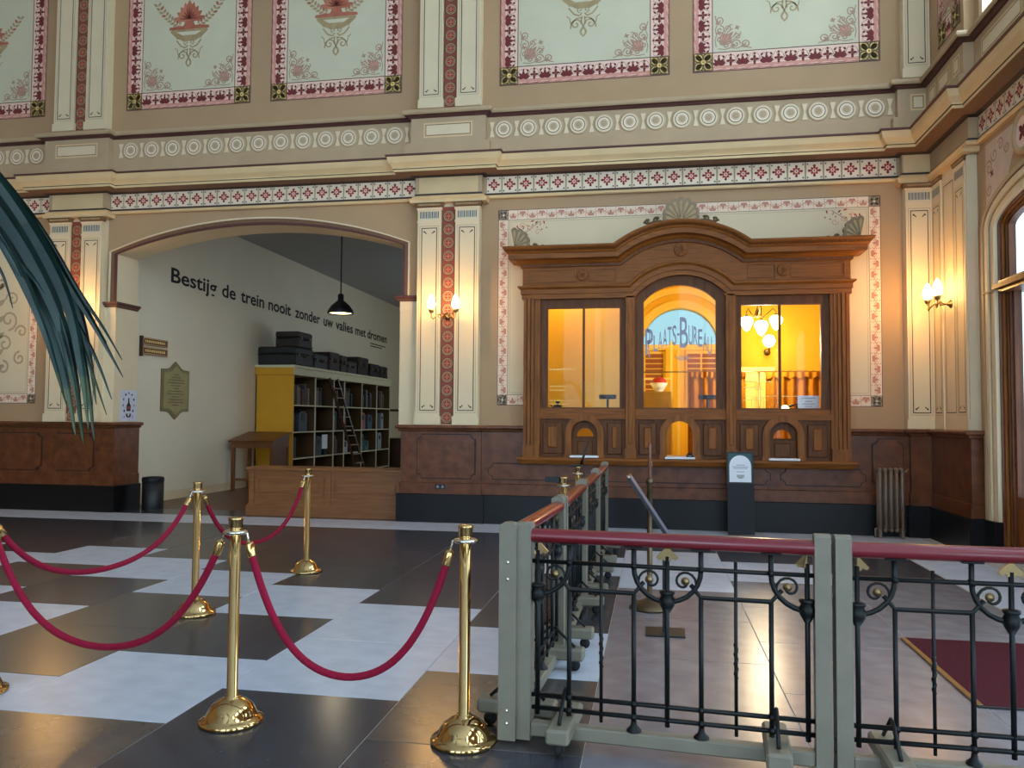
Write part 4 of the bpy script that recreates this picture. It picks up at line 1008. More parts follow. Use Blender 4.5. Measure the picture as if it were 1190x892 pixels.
# chandelier and wall globe
ch = thing('chandelier', 'three-armed lit chandelier hanging in the right ticket window', 'chandelier', (1.74, 14.0, 5.0))
obj('stem', MB().tube([(0, 0, 0), (0, 0, -1.62)], .012, BRASSD, 8), ch); obj('hub', MB().lathe([(0, -1.72), (.04, -1.70), (.055, -1.66), (.03, -1.60), (.012, -1.56)], (0, 0, 0), BRASSD, 14), ch)
for (x, y, z) in ((-.17, .05, -1.78), (.02, -.35, -1.90), (.32, .1, -1.76)):
    a = obj('arm', MB().tube([(0, 0, -1.66), (x*.3, y*.3, -1.70), (x*.6, y*.6, -1.62), (x*.85, y*.85, -1.54), (x, y, -1.60), (x, y, z+.14)], .010, BRASSD, 7), ch)
    obj('gallery', MB().lathe([(.05, z+.09), (.06, z+.07), (.02, z+.13)], (x, y, 0), BRASSD, 14), a)
    obj('globe', MB().lathe([(0, z-.16), (.05, z-.12), (.10, z-.02), (.115, z+.03), (.09, z+.08), (.05, z+.10)], (x, y, 0), GLOBE2, 18), a)
k = thing('globe_bracket_lamp', 'lit globe on a wall bracket inside the office, below the chandelier', 'lamp', (2.30, OY-.03, 2.95))
obj('bracket', MB().tube([(0, 0, 0), (0, -.2, -.02), (0, -.3, .05), (0, -.3, .1)], .02, BRASSD), k); obj('plate', MB().lathe([(.07, 0), (.06, .02), (0, .025)], (0, 0, 0), BRASSD, 14, True, (0, -1, 0)), k); obj('globe', MB().lathe([(0, -.02), (.09, .03), (.13, .12), (.09, .22), (0, .25)], (0, -.3, .08), GLOBE2, 16), k)

def bulb(parent, loc, watts, rgb, r=.05):
    l = bpy.data.lights.new('lamp_light', 'POINT'); l.energy = watts; l.color = rgb; l.shadow_soft_size = r
    o = bpy.data.objects.new('lamp_light', l); C.objects.link(o); o.parent = parent; o.location = loc; return o
WARM = (1.0, .53, .14)
bulb(_cg, (0, -.0, -.95), 40, (1.0, .80, .50), .12)
bulb(ch, (.05, -.1, -2.2), 130, (1.0, .80, .50), .12)
bulb(bpy.data.objects['globe_bracket_lamp'], (0, -.55, .2), 20, (1.0, .80, .50), .1)
# ================================================================== SCONCES
def sconce(name, label, loc, rotz):
    k = thing(name, label, 'wall lamp', loc, rotz, 'two-flame wall sconces')
    obj('backplate', MB().lathe([(.055, 0), (.055, .012), (.035, .025), (.02, .05), (0, .055)], (0, 0, 0), BRASSD, 16, True, (0, -1, 0)), k)
    for s in (-1, 1):
        a = obj('arm', MB().tube([(0, -.03, 0), (s*.04, -.10, -.005), (s*.09, -.16, .02), (s*.13, -.20, -.02), (s*.155, -.22, -.06), (s*.18, -.22, -.04), (s*.185, -.22, .02)], .010, BRASSD, 7), k)
        obj('scroll', MB().tube([(s*.07+q[0]*s, -.15, .0+q[1]) for q in spiral(0, 0, .045, PI, 1.2, 1)], .006, BRASSD, 6), a)
        obj('cup', MB().lathe([(.012, .0), (.03, .02), (.045, .06), (.04, .065), (.0, .05)], (s*.185, -.22, .02), BRASSD, 16), a)
        bulb(k, (s*.185, -.30, .17), 16, WARM, .05)
        obj('glass_shade', MB().lathe([(.03, .06), (.055, .10), (.062, .14), (.048, .20), (.022, .26), (0, .285)], (s*.185, -.22, .02), GLOBE, 18), a)
    return k
sconce('wall_sconce', 'lit two-flame brass sconce on the pier between arch and ticket window', (-3.04, WP-.05, 3.07), 0)
sconce('wall_sconce', 'lit two-flame sconce on the left pier behind the palm leaf', (-9.351, WP-.05, 3.14), 0)
sconce('wall_sconce', 'lit two-flame brass sconce beside the arched door on the right', (XP-.0, 10.93, 3.05), -PI/2)

# ================================================================== ROOM BEHIND THE ARCH: FURNITURE
# pendant lamp
k = thing('pendant_lamp', 'black dome pendant lamp hanging behind the arch', 'lamp', (-5.74, 14.0, 5.45))
obj('cord', MB().tube([(0, 0, 0), (0, 0, -1.62)], .012, BLACK, 6), k); obj('canopy', MB().lathe([(.06, 0), (.06, -.03), (0, -.05)], (0, 0, 0), BLACK, 14), k)
obj('lamp_shade', MB().lathe([(.04, -1.60), (.055, -1.62), (.055, -1.72), (.09, -1.75), (.17, -1.82), (.235, -1.92), (.245, -1.97), (.24, -1.975), (.225, -1.92), (.15, -1.82), (.05, -1.77)], (0, 0, 0), BLACK, 26), k)
bulb(k, (0, 0, -2.03), 18, (1, .85, .6), .1)
obj('bulb', MB().lathe([(0, -1.965), (.20, -1.955), (.19, -1.91), (.05, -1.84), (.0, -1.82)], (0, 0, 0), LAMPIN, 20), k)
# panelled counter closing the arch
k = thing('panelled_counter', 'long low oak panelled counter in front of the bookcase', 'counter', (-5.06, 11.78, 0))
x0, x1 = -1.27, 1.26
obj('body', MB().box(x0+.03, x1, .0, .45, .04, .72, OAKC), k)
obj('plinth', MB().box(x0-.02, x1, -.035, .45, .0, .16, OAKC).box(x0, x1, -.02, .45, .16, .185, OAKC), k)
obj('top', MB().cbox(x0-.03, x1+.01, -.055, .48, .715, .755, OAKC, .008), k); obj('top_moulding', MB().box(x0, x1, -.03, .45, .685, .715, OAKC), k)
for (a, b) in ((x0+.15, x0+.15+1.12), (x0+1.42, x1-.02)):
    f = obj('panel_frame', MB().box(a, b, -.018, 0, .30, .33, OAKC).box(a, b, -.018, 0, .57, .60, OAKC).box(a, a+.03, -.018, 0, .33, .57, OAKC).box(b-.03, b, -.018, 0, .33, .57, OAKC), k)
    obj('raised_panel', MB().cbox(a+.07, b-.07, -.012, .0, .37, .53, OAKC, .005), f)
for e in (.02, 1.30): obj('stile', MB().box(x0+e, x0+e+.09, -.02, 0, .185, .685, OAKC), k)
# bookcase along the lettered wall, its open side facing right
BX0, BX1, BY0, BY1, BZ = -8.85, -7.954, 16.72, 23.40, 2.66
k = thing('bookcase', 'long yellow-sided bookcase with cream shelves along the lettered wall', 'bookcase', (-8.4, 20.0, 0))
def B(name, *a, m=SHELF, par=None):
    mb = MB().cbox(a[0]+8.4, a[1]+8.4, a[2]-20, a[3]-20, a[4], a[5], m, .004); return obj(name, mb, par or k)
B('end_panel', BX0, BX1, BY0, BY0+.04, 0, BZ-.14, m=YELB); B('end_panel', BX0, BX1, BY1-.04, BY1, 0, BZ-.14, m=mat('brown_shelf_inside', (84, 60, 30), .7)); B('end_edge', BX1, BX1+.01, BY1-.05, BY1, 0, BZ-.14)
B('end_batten', BX1-.05, BX1+.015, BY0-.012, BY0+.04, 0, BZ-.14, m=YELB)
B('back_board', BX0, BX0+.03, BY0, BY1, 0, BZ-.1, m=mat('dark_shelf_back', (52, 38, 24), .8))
cn = B('cornice', BX0, BX1+.03, BY0-.03, BY1+.03, BZ-.16, BZ+.0, m=SHELF); B('cornice_end', BX0, BX1+.03, BY0-.042, BY0-.03, BZ-.16, BZ, m=YELB)
B('top_board', BX0, BX1+.07, BY0-.06, BY1+.07, BZ, BZ+.06, m=SHELF)
DIV = [16.74, 17.93, 19.05, 19.75, 21.02, 22.22, 23.38]
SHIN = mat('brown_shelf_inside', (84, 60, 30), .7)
for y in DIV[1:-1]:
    dv_ = B('divider', BX0+.03, BX1-.01, y-.018, y+.018, 0, BZ-.16, m=SHIN); B('front_edge', BX1-.01, BX1+.01, y-.02, y+.02, 0, BZ-.16, par=dv_)
SHZ = [.10, .62, 1.22, 1.83]
for z in SHZ:
    for a, b in zip(DIV[:-1], DIV[1:]): sb_ = B('shelf_board', BX0+.03, BX1-.02, a+.02, b-.02, z-.03, z, m=SHIN); B('front_edge', BX1-.02, BX1-.005, a+.02, b-.02, z-.03, z, par=sb_)
# contents of the bookcase
def book_mesh(h, t, d, m):
    mb = MB(); mb.cbox(-d, 0, -t/2, t/2, 0, h, m, .006); mb.box(-d+.01, -.02, -t/2+.006, t/2-.006, .0, h+.0, m)
    mb.box(-d+.02, -.03, -t/2+.008, t/2-.008, h-.001, h+.004, PAGES); return mb.mesh('book')
def lantern(name, label, y, z, h, wd, m, grp='lanterns and boxes in the bookcase'):
    q = thing(name, label, 'lantern', (BX1-.16, y, z+.001), 0, grp); w2 = wd/2
    arch = [(-w2, 0), (w2, 0), (w2, h*.72)]+[(w2*math.cos(PI*i/10), h*.72+h*.22*math.sin(PI*i/10)) for i in range(1, 10)]+[(-w2, h*.72)]
    obj('body', MB().prism(arch, lambda u, v, d: (.08-d, u, v), 0, .16, m), q)
    obj('window', MB().prism(ngon(0, h*.66, wd*.24, 12), lambda u, v, d: (.08-d, u, v), -.008, 0, BLACK), q)
    obj('handle', MB().tube([(0, -wd*.2, h*.9), (0, -wd*.15, h), (0, wd*.15, h), (0, wd*.2, h*.9)], .012, BLACK, 6), q)
    return q
sname = ['bottom', 'lower', 'middle', 'top']
rows = [(2, 2, 'b'), (2, 1, 'b'), (4, 1, ''), (0, 3, 'dgg'), (1, 3, 'x'), (2, 3, 'bb'), (3, 3, 'bbbbb'), (4, 3, 'bbbbbb'), (5, 3, 'bbbb'), (0, 2, 'bb'), (1, 2, 'bb'), (3, 2, 'b'), (4, 2, ''), (5, 2, 'bb'), (0, 1, 'b'), (5, 1, '')]
order_ = ['leftmost', 'second', 'third', 'fourth', 'fifth', 'sixth', 'seventh', 'eighth']
order = ['first', 'second', 'third', 'fourth', 'fifth', 'sixth']
for ci, si, s in rows:
    a, b = DIV[ci]+.05, DIV[ci+1]-.05; z = SHZ[si]; y = a+.05
    nb = {0: 8, 1: 7, 2: 5, 3: 8, 4: 8, 5: 8}[ci] if si == 3 else ({0: 3, 1: 3, 2: 4, 3: 4, 5: 3}.get(ci, 3) if s else 0)
    for j in range(nb):
        t = random.uniform(.05, .11); h = random.uniform(.34, .52); bi = random.randrange(7); bm = BOOKM[bi]
        if y+t > b: break
        o = obj('book', book_mesh(h, t, random.uniform(.2, .28), bm), None, (BX1-.12, y+t/2, z+.001))
        tag(o, '%s %s book on the %s shelf, %s compartment from the yellow end' % (order_[j], ('dusty rose', 'grey-violet', 'tan', 'slate blue', 'pale buff', 'russet', 'blue-grey')[bi], sname[si], order[ci]), 'book', 'books on %s shelf, %s compartment' % (sname[si], order[ci]))
        y += t+.004 + (random.uniform(.02, .14) if random.random() < .35 else 0)
LCOL = [mat('dusty_pink_tin', (150, 96, 92), .6), mat('slate_blue_tin', (70, 92, 108), .6), mat('pale_grey_tin', (150, 154, 160), .55), mat('green_tin', (56, 110, 92), .6), mat('charcoal_tin', (66, 70, 76), .6)]
lantern('tin_lantern', 'dusty pink arched tin box on the middle shelf right of the ladder', 21.35, SHZ[2]-.1+.1, .50, .34, LCOL[0])
lantern('tin_lantern', 'slate blue arched tin box next to the pink one', 21.90, SHZ[2], .44, .36, LCOL[1])
lantern('tin_lantern', 'pale grey arched tin box in the lowest right compartment', 22.75, SHZ[1], .52, .30, LCOL[2])
lantern('tin_lantern', 'charcoal arched tin box on the middle shelf left of the ladder', 17.45, SHZ[2], .50, .44, LCOL[4])
lantern('tin_lantern', 'green tin box in the lower compartment right of the ladder', 21.65, SHZ[1], .30, .34, LCOL[3])
lantern('tin_lantern', 'slate blue tin box above the green one in the lower shelf row', 21.30, SHZ[1], .50, .26, LCOL[1])
lantern('tin_lantern', 'charcoal tin lantern on the lower shelf under the ladder', 18.35, SHZ[1], .50, .34, LCOL[4])
lantern('tin_lantern', 'pale grey tin box on the middle shelf in the last compartment', 22.95, SHZ[2], .5, .22, LCOL[2])
lantern('tin_lantern', 'pale grey lantern behind the foot of the ladder', 20.05, SHZ[1], .34, .34, LCOL[2])
o = thing('shelf_screen', 'small bright white card leaning on the lower shelf', 'card', (BX1-.1, 18.75, SHZ[1]+.001)); obj('sheet', MB().cbox(-.01, .01, -.16, .16, .15, .50, WHITE, .003), o); obj('easel_leg', MB().box(-.14, -.01, -.02, .02, 0, .2, BLACK), o); obj('foot', MB().box(-.01, .03, -.1, .1, 0, .15, BLACK), o)
# ladder leaning on the shelves
k = thing('library_ladder', 'dark wooden ladder leaning against the bookcase', 'ladder', (-7.8, 18.9, 0))
for (y0, y1) in ((.60, -.55), (1.15, -.05)):
    obj('rail', MB().tube([(.38, y0, 0), (.02, y1, 2.50)], .035, DWOOD, 4, False), k)
for i in range(10):
    t = .06+.094*i; z = 2.5*t; x = .38-.36*t
    obj('rung', MB().cbox(x-.05, x+.05, .60-1.15*t, 1.15-1.20*t, z-.012, z+.012, BRASSD if 0 else mat('worn_rung', (140, 124, 104), .6), .004), k)
# suitcases on top of the bookcase
TZ = BZ+.06
def suitcase(label, x0, x1, y0, y1, z0, h, ci, tags=0, bar=False):
    q = thing('suitcase', label, 'suitcase', ((x0+x1)/2, (y0+y1)/2, z0+.001), 0, 'old suitcases on the bookcase'); a, b = (x1-x0)/2, (y1-y0)/2; m = CASES[ci]
    obj('body', MB().cbox(-a, a, -b, b, 0, h*.60, m, .025), q); obj('lid', MB().cbox(-a-.004, a+.004, -b-.004, b+.004, h*.60, h, m, .03), q)
    obj('seam', MB().box(-a-.006, a+.006, -b-.006, b+.006, h*.585, h*.61, CASES[1] if ci != 1 else CASES[0]), q)
    obj('handle', MB().tube([(a, -.08, h*.5), (a+.045, -.07, h*.48), (a+.045, .07, h*.48), (a, .08, h*.5)], .012, CASES[1], 6), q)
    for s in (-1, 1): obj('latch', MB().cbox(a, a+.014, s*b*.6-.03, s*b*.6+.03, h*.52, h*.68, CHROME if tags else BRASSD, .004), q)
    if ci in (0, 1):
        for s in (-1, 1): obj('corner', MB().cbox(a-.05, a+.008, s*b-.05*s-.03, s*b-.05*s+.05, 0, .06, CASES[3], .006), q)
    return q
suitcase('large black travelling trunk at the near end on top of bookcase', -8.84, -7.93, 16.76, 17.72, TZ, .42, 0, 1)
suitcase('brown suitcase stacked on the large black trunk', -8.52, -7.95, 16.95, 17.70, TZ+.425, .36, 1)
suitcase('grey suitcase with a pale front, next after the black trunk', -8.55, -8.0, 17.95, 18.75, TZ, .36, 2)
suitcase('tall brown rounded case beside the grey suitcase', -8.62, -7.97, 18.80, 19.45, TZ, .47, 3)
suitcase('narrow upright brown case, fourth along the bookcase top', -8.5, -7.97, 19.55, 19.95, TZ, .44, 3)
suitcase('low dark case with bright latches, mid bookcase top', -8.5, -8.0, 20.10, 20.75, TZ, .34, 2, 1)
suitcase('tall dark brown case right of the bright-latched one', -8.65, -7.97, 20.8, 21.55, TZ, .50, 1)
suitcase('charcoal case second from the far end of the bookcase', -8.5, -7.97, 21.75, 22.5, TZ, .38, 4)
suitcase('small black case at the far end of the bookcase top', -8.5, -7.97, 22.62, 23.2, TZ, .36, 0)
# writing desk
k = thing('writing_desk', 'mahogany standing desk with sloping top by the lettered wall', 'desk', (-8.20, 15.75, 0))
obj('desk_top', MB().prism([(-.42, 1.02), (.42, 1.19), (.42, 1.23), (-.44, 1.055)], lambda u, v, d: (-.50+d, u, v), 0, 1.0, DESKW), k)
obj('desk_box', MB().prism([(-.38, .90), (.38, .90), (.38, 1.185), (-.38, 1.03)], lambda u, v, d: (-.46+d, u, v), 0, .92, DESKW), k)
for x in (-.43, .43):
    for y in (-.34, .34): obj('leg', MB().cbox(x-.035, x+.035, y-.035, y+.035, 0, .92, DESKW, .006), k)
obj('stretcher', MB().cbox(-.40, .40, -.36, -.32, .22, .27, DESKW, .005), k); obj('side_panel', MB().box(.41, .44, -.31, .31, .35, .90, DESKW), k)
# far furniture glimpsed beyond the bookcase
k = thing('display_cabinet', 'dark display cabinet with bottles at the far end behind the arch', 'cabinet', (-7.9, 24.6, 0))
obj('body', MB().cbox(-.5, .5, -.35, .35, 0, .85, DWOOD, .01), k); obj('top', MB().cbox(-.53, .53, -.38, .38, .85, .90, DWOOD, .008), k)
for x in (-.45, .45): obj('upright', MB().box(x-.03, x+.03, -.30, -.24, .90, 1.95, DWOOD), k)
obj('crossbar', MB().box(-.45, .45, -.30, -.24, 1.75, 1.82, DWOOD), k)
# waste bin
k = thing('waste_bin', 'black cylindrical waste bin standing inside the arch', 'bin', (-8.20, 12.08, 0))
obj('bin_body', MB().lathe([(.165, 0), (.17, .015), (.17, .47), (0, .47)], (0, 0, 0), BLACK, 26), k); obj('bin_rim', MB().lathe([(.172, .46), (.176, .47), (.176, .51), (.165, .535), (.13, .54), (.12, .52), (0, .515)], (0, 0, 0), SIGNBL, 26), k)
# brass plaque
k = thing('wall_plaque', 'brass memorial plaque with pointed top and bottom on the niche wall', 'plaque', (-8.87, 13.65, 2.03))
pl = [(-.44, -.39), (-.24, -.40), (-.16, -.43), (-.10, -.48), (0, -.545), (.10, -.48), (.16, -.43), (.24, -.40), (.44, -.39), (.44, .39), (.24, .40), (.16, .43), (.10, .48), (0, .545), (-.10, .48), (-.16, .43), (-.24, .40), (-.44, .39)]
PLQ = mat('plaque_brass', (120, 106, 66), .4, .6, var=.1); TP = lambda u, v, d: (d, u, v)
obj('plate', MB().prism(pl, TP, .02, .0, PLQ), k); obj('raised_field', MB().prism([(u*.86, v*.86) for u, v in pl], TP, .028, .02, BRASS if 0 else mat('plaque_field', (138, 122, 72), .35, .6)), k)
mb = MB()
for i, a in enumerate((.08, .14, .26, .28, .16, .10, .24, .27, .12, .22, .25, .1)):
    z = .30-.052*i; mb.flat(rect(-a, a, z-.008, z+.008), TP, .0295, GOLDD)
obj('inscription', mb, k)
# two-board wall sign
k = thing('direction_sign', 'two stacked red-brown name boards with gold lettering', 'sign', (-8.87, 12.95, 2.62))
obj('bracket', MB().box(0, .06, -.38, -.35, -.02, .34, DWOOD), k)
SB = mat('sign_red_brown', (104, 48, 30), .5)
for z in (.02, .185):
    b = obj('name_board', MB().cbox(.02, .06, -.36, .37, z, z+.13, SB, .004), k)
    mb = MB(); outline(mb, -.35, .36, z+.008, z+.122, .008, TP, .061, GOLD); x = -.30
    while x < .26: l = random.uniform(.03, .06); mb.flat(rect(x, x+l, z+.045, z+.088), TP, .061, GOLD); x += l+.015
    obj('gold_lettering', mb, b)
# small poster on the jamb
k = thing('bottle_poster', 'small white poster with a bottle in an oval wreath on the jamb', 'poster', (ARL+.03, 12.04, 1.46))
obj('sheet', MB().cbox(0, .006, -.21, .21, 0, .52, mat('poster_paper', (214, 214, 226), .6), .001), k)
mb = MB()
for i in range(22):
    a = 2*PI*i/22; mb.flat(leaf(.135*math.cos(a), .29+.17*math.sin(a), a+1.2*(1 if i % 2 else -1), .05, .03), TP, .008, INK if i % 3 else ROSE)
mb.flat([(-.05, .17), (.05, .17), (.055, .26), (.02, .31), (.016, .39), (-.016, .39), (-.02, .31), (-.055, .26)], TP, .008, INK); mb.flat(rect(-.035, .035, .2, .25), TP, .009, REDB)
for s in (-1, 1): mb.flat(leaf(0, .06, PI/2-s*.9, .09, .04), TP, .008, INK); mb.flat(leaf(s*.12, .05, PI/2+s*.5, .05, .03), TP, .008, ROSE)
obj('print', mb, k)
# wall socket on the pier
k = thing('wall_socket', 'double black power socket set in the brown pier', 'socket', (-3.13, DY-.03, .53))
obj('plate', MB().cbox(-.075, .075, -.012, 0, -.035, .035, BLACK, .004), k)
for x in (-.035, .04): obj('outlet', MB().lathe([(.022, .012), (.022, .016), (.012, .013), (0, .013)], (x, 0, 0), GREYT, 12, True, (0, -1, 0)), k)

# ================================================================== HALL: LOOSE THINGS
# radiator
k = thing('column_radiator', 'narrow taupe column radiator against the right dado', 'radiator', (3.11, 11.40, 0))
for i in range(5):
    x = -.14+.07*i
    c = obj('column', MB().tube([(x, .05, .10), (x, .05, .88)], .022, RADI, 8).tube([(x, -.05, .10), (x, -.05, .88)], .022, RADI, 8).cbox(x-.026, x+.026, -.075, .075, .86, .93, RADI, .02).cbox(x-.026, x+.026, -.075, .075, .08, .14, RADI, .02), k)
for x in (-.14, .14): obj('foot', MB().cbox(x-.02, x+.02, -.06, .06, 0, .09, RADI, .008), k)
obj('valve', MB().tube([(.16, 0, .88), (.21, 0, .88), (.23, 0, .92)], .014, BRASSD), k); obj('pipe', MB().tube([(-.14, 0, .12), (-.19, 0, .12), (-.19, 0, 0)], .012, RADI), k)
# easel sign
k = thing('easel_sign', 'black floor stand with framed white arched notice below the ticket window', 'sign', (1.16, 11.25, 0))
Ts = lambda u, v, d: (u, -.10-d+.10*(v/1.1), v)
obj('stand_panel', MB().prism(rect(-.172, .178, .02, .70), Ts, .012, -.012, SIGNBL), k); obj('back_leg', MB().prism(rect(-.12, .12, 0, .9), lambda u, v, d: (u, .26-.22*(v/.9)-d, v), .008, -.008, SIGNBL), k)
f = obj('picture_frame', MB().prism(rect(-.178, .172, .69, 1.12), Ts, .03, -.012, BLACK), k)
obj('picture', MB().prism(rect(-.155, .15, .712, 1.098), Ts, .032, .03, TEAL), f)
obj('arched_notice', MB().prism([(-.145, .715), (.14, .715), (.14, .93)]+[(-.0025+.1425*math.cos(PI*i/14), .93+.145*math.sin(PI*i/14)) for i in range(1, 14)]+[(-.145, .93)], Ts, .034, .032, WHITE), f)
mb = MB()
for z, a in ((.94, .055), (.915, .10), (.895, .09), (.85, .05)): mb.flat(rect(-a, a, z, z+.007), Ts, .035, GREYT)
for z, a in ((.78, .05), (.80, .05), (.765, .03)): mb.flat(rect(-a, a, z, z+.012), Ts, .035, GREYT)
obj('notice_print', mb, f)

# stanchions
def stanchion(label, x, y, first=[None]):
    if first[0] is not None: return dup(first[0], (x, y, 0), None, label)
    k = thing('brass_stanchion', label, 'stanchion', (x, y, 0), 0, 'brass rope stanchions'); first[0] = k
    obj('base', MB().lathe([(0, 0), (.158, 0), (.160, .012), (.156, .022), (.135, .030), (.128, .036), (.118, .060), (.098, .088), (.072, .108), (.05, .118), (.036, .124), (.036, .132), (0, .132)], (0, 0, 0), BRASS, 36), k)
    obj('pole', MB().lathe([(.027, .125), (.027, .965), (0, .965)], (0, 0, 0), BRASS, 24), k)
    obj('collar', MB().lathe([(.027, .945), (.052, .948), (.060, .955), (.060, .961), (.052, .968), (.027, .970)], (0, 0, 0), CHROME, 24), k)
    obj('cap', MB().lathe([(.026, .968), (.031, .975), (.035, .985), (.036, 1.02), (.038, 1.024), (.036, 1.032), (.022, 1.036), (0, 1.036)], (0, 0, 0), BRASS, 24), k)
    return k
S = {'a': (-2.116, 3.818), 'b': (-.897, 3.796), 'c': (-3.551, 5.805), 'd': (-3.433, 7.597), 'e': (-3.725, 3.93), 'f': (-.785, 7.10), 'g': (-.81, 8.70)}
stanchion('polished brass stanchion in the foreground, second from the left edge', *S['a'])
stanchion('polished brass stanchion right beside the grey barrier corner post', *S['b'])
stanchion('brass stanchion in the middle distance left of the foreground one', *S['c'])
stanchion('farthest brass stanchion, in front of the panelled counter', *S['d'])
stanchion('brass stanchion cut off by the left picture edge', *S['e'])
stanchion('nearer brass stanchion half hidden behind the row of side barriers', *S['f'])
stanchion('farther brass stanchion half hidden behind the row of side barriers', *S['g'])
def rope(label, p, q, zmin):
    p, q = Vector((*p, .955)), Vector((*q, .955)); dv = (q-p).normalized()
    k = thing('velvet_rope', label, 'rope', p, 0, 'crimson ropes between the stanchions')
    a0 = dv*.062; a1 = (q-p)-dv*.062; n = 30; pts = []
    for i in range(n+1):
        t = i/n; s = 2*t-1; pt = a0.lerp(a1, t); sag = (.955-zmin); pt.z -= sag*(1-(.55*s*s+.45*s**4)); pts.append(pt)
    L = [0]
    for i in range(n): L.append(L[-1]+(pts[i+1]-pts[i]).length)
    def at(s):
        for i in range(n):
            if L[i+1] >= s: return pts[i].lerp(pts[i+1], (s-L[i])/(L[i+1]-L[i]))
        return pts[-1]
    N = 44; mid = [at(.09+(L[-1]-.18)*i/N) for i in range(N+1)]
    obj('cord', MB().tube(mid, .0185, ROPE, 12), k)
    for e in (0, 1):
        f = (lambda s: at(s)) if not e else (lambda s: at(L[-1]-s))
        fe = obj('ferrule', MB().tube([f(.045), f(.055), f(.06), f(.12), f(.125)], [.008, .02, .0225, .0225, .0215], BRASS, 14), k)
        obj('hook', MB().tube([f(.0), f(.012)+Vector((0, 0, .012)), f(.03)+Vector((0, 0, .004)), f(.05)], .0055, CHROME, 7), fe)
    return k
rope('crimson rope between the two foreground stanchions', S['a'], S['b'], .265)
rope('crimson rope from left edge stanchion to the foreground stanchion', S['e'], S['a'], .315)
rope('crimson rope from left edge stanchion back to the middle-distance stanchion', S['e'], S['c'], .52)
rope('crimson rope between the middle-distance and farthest stanchions', S['c'], S['d'], .43)

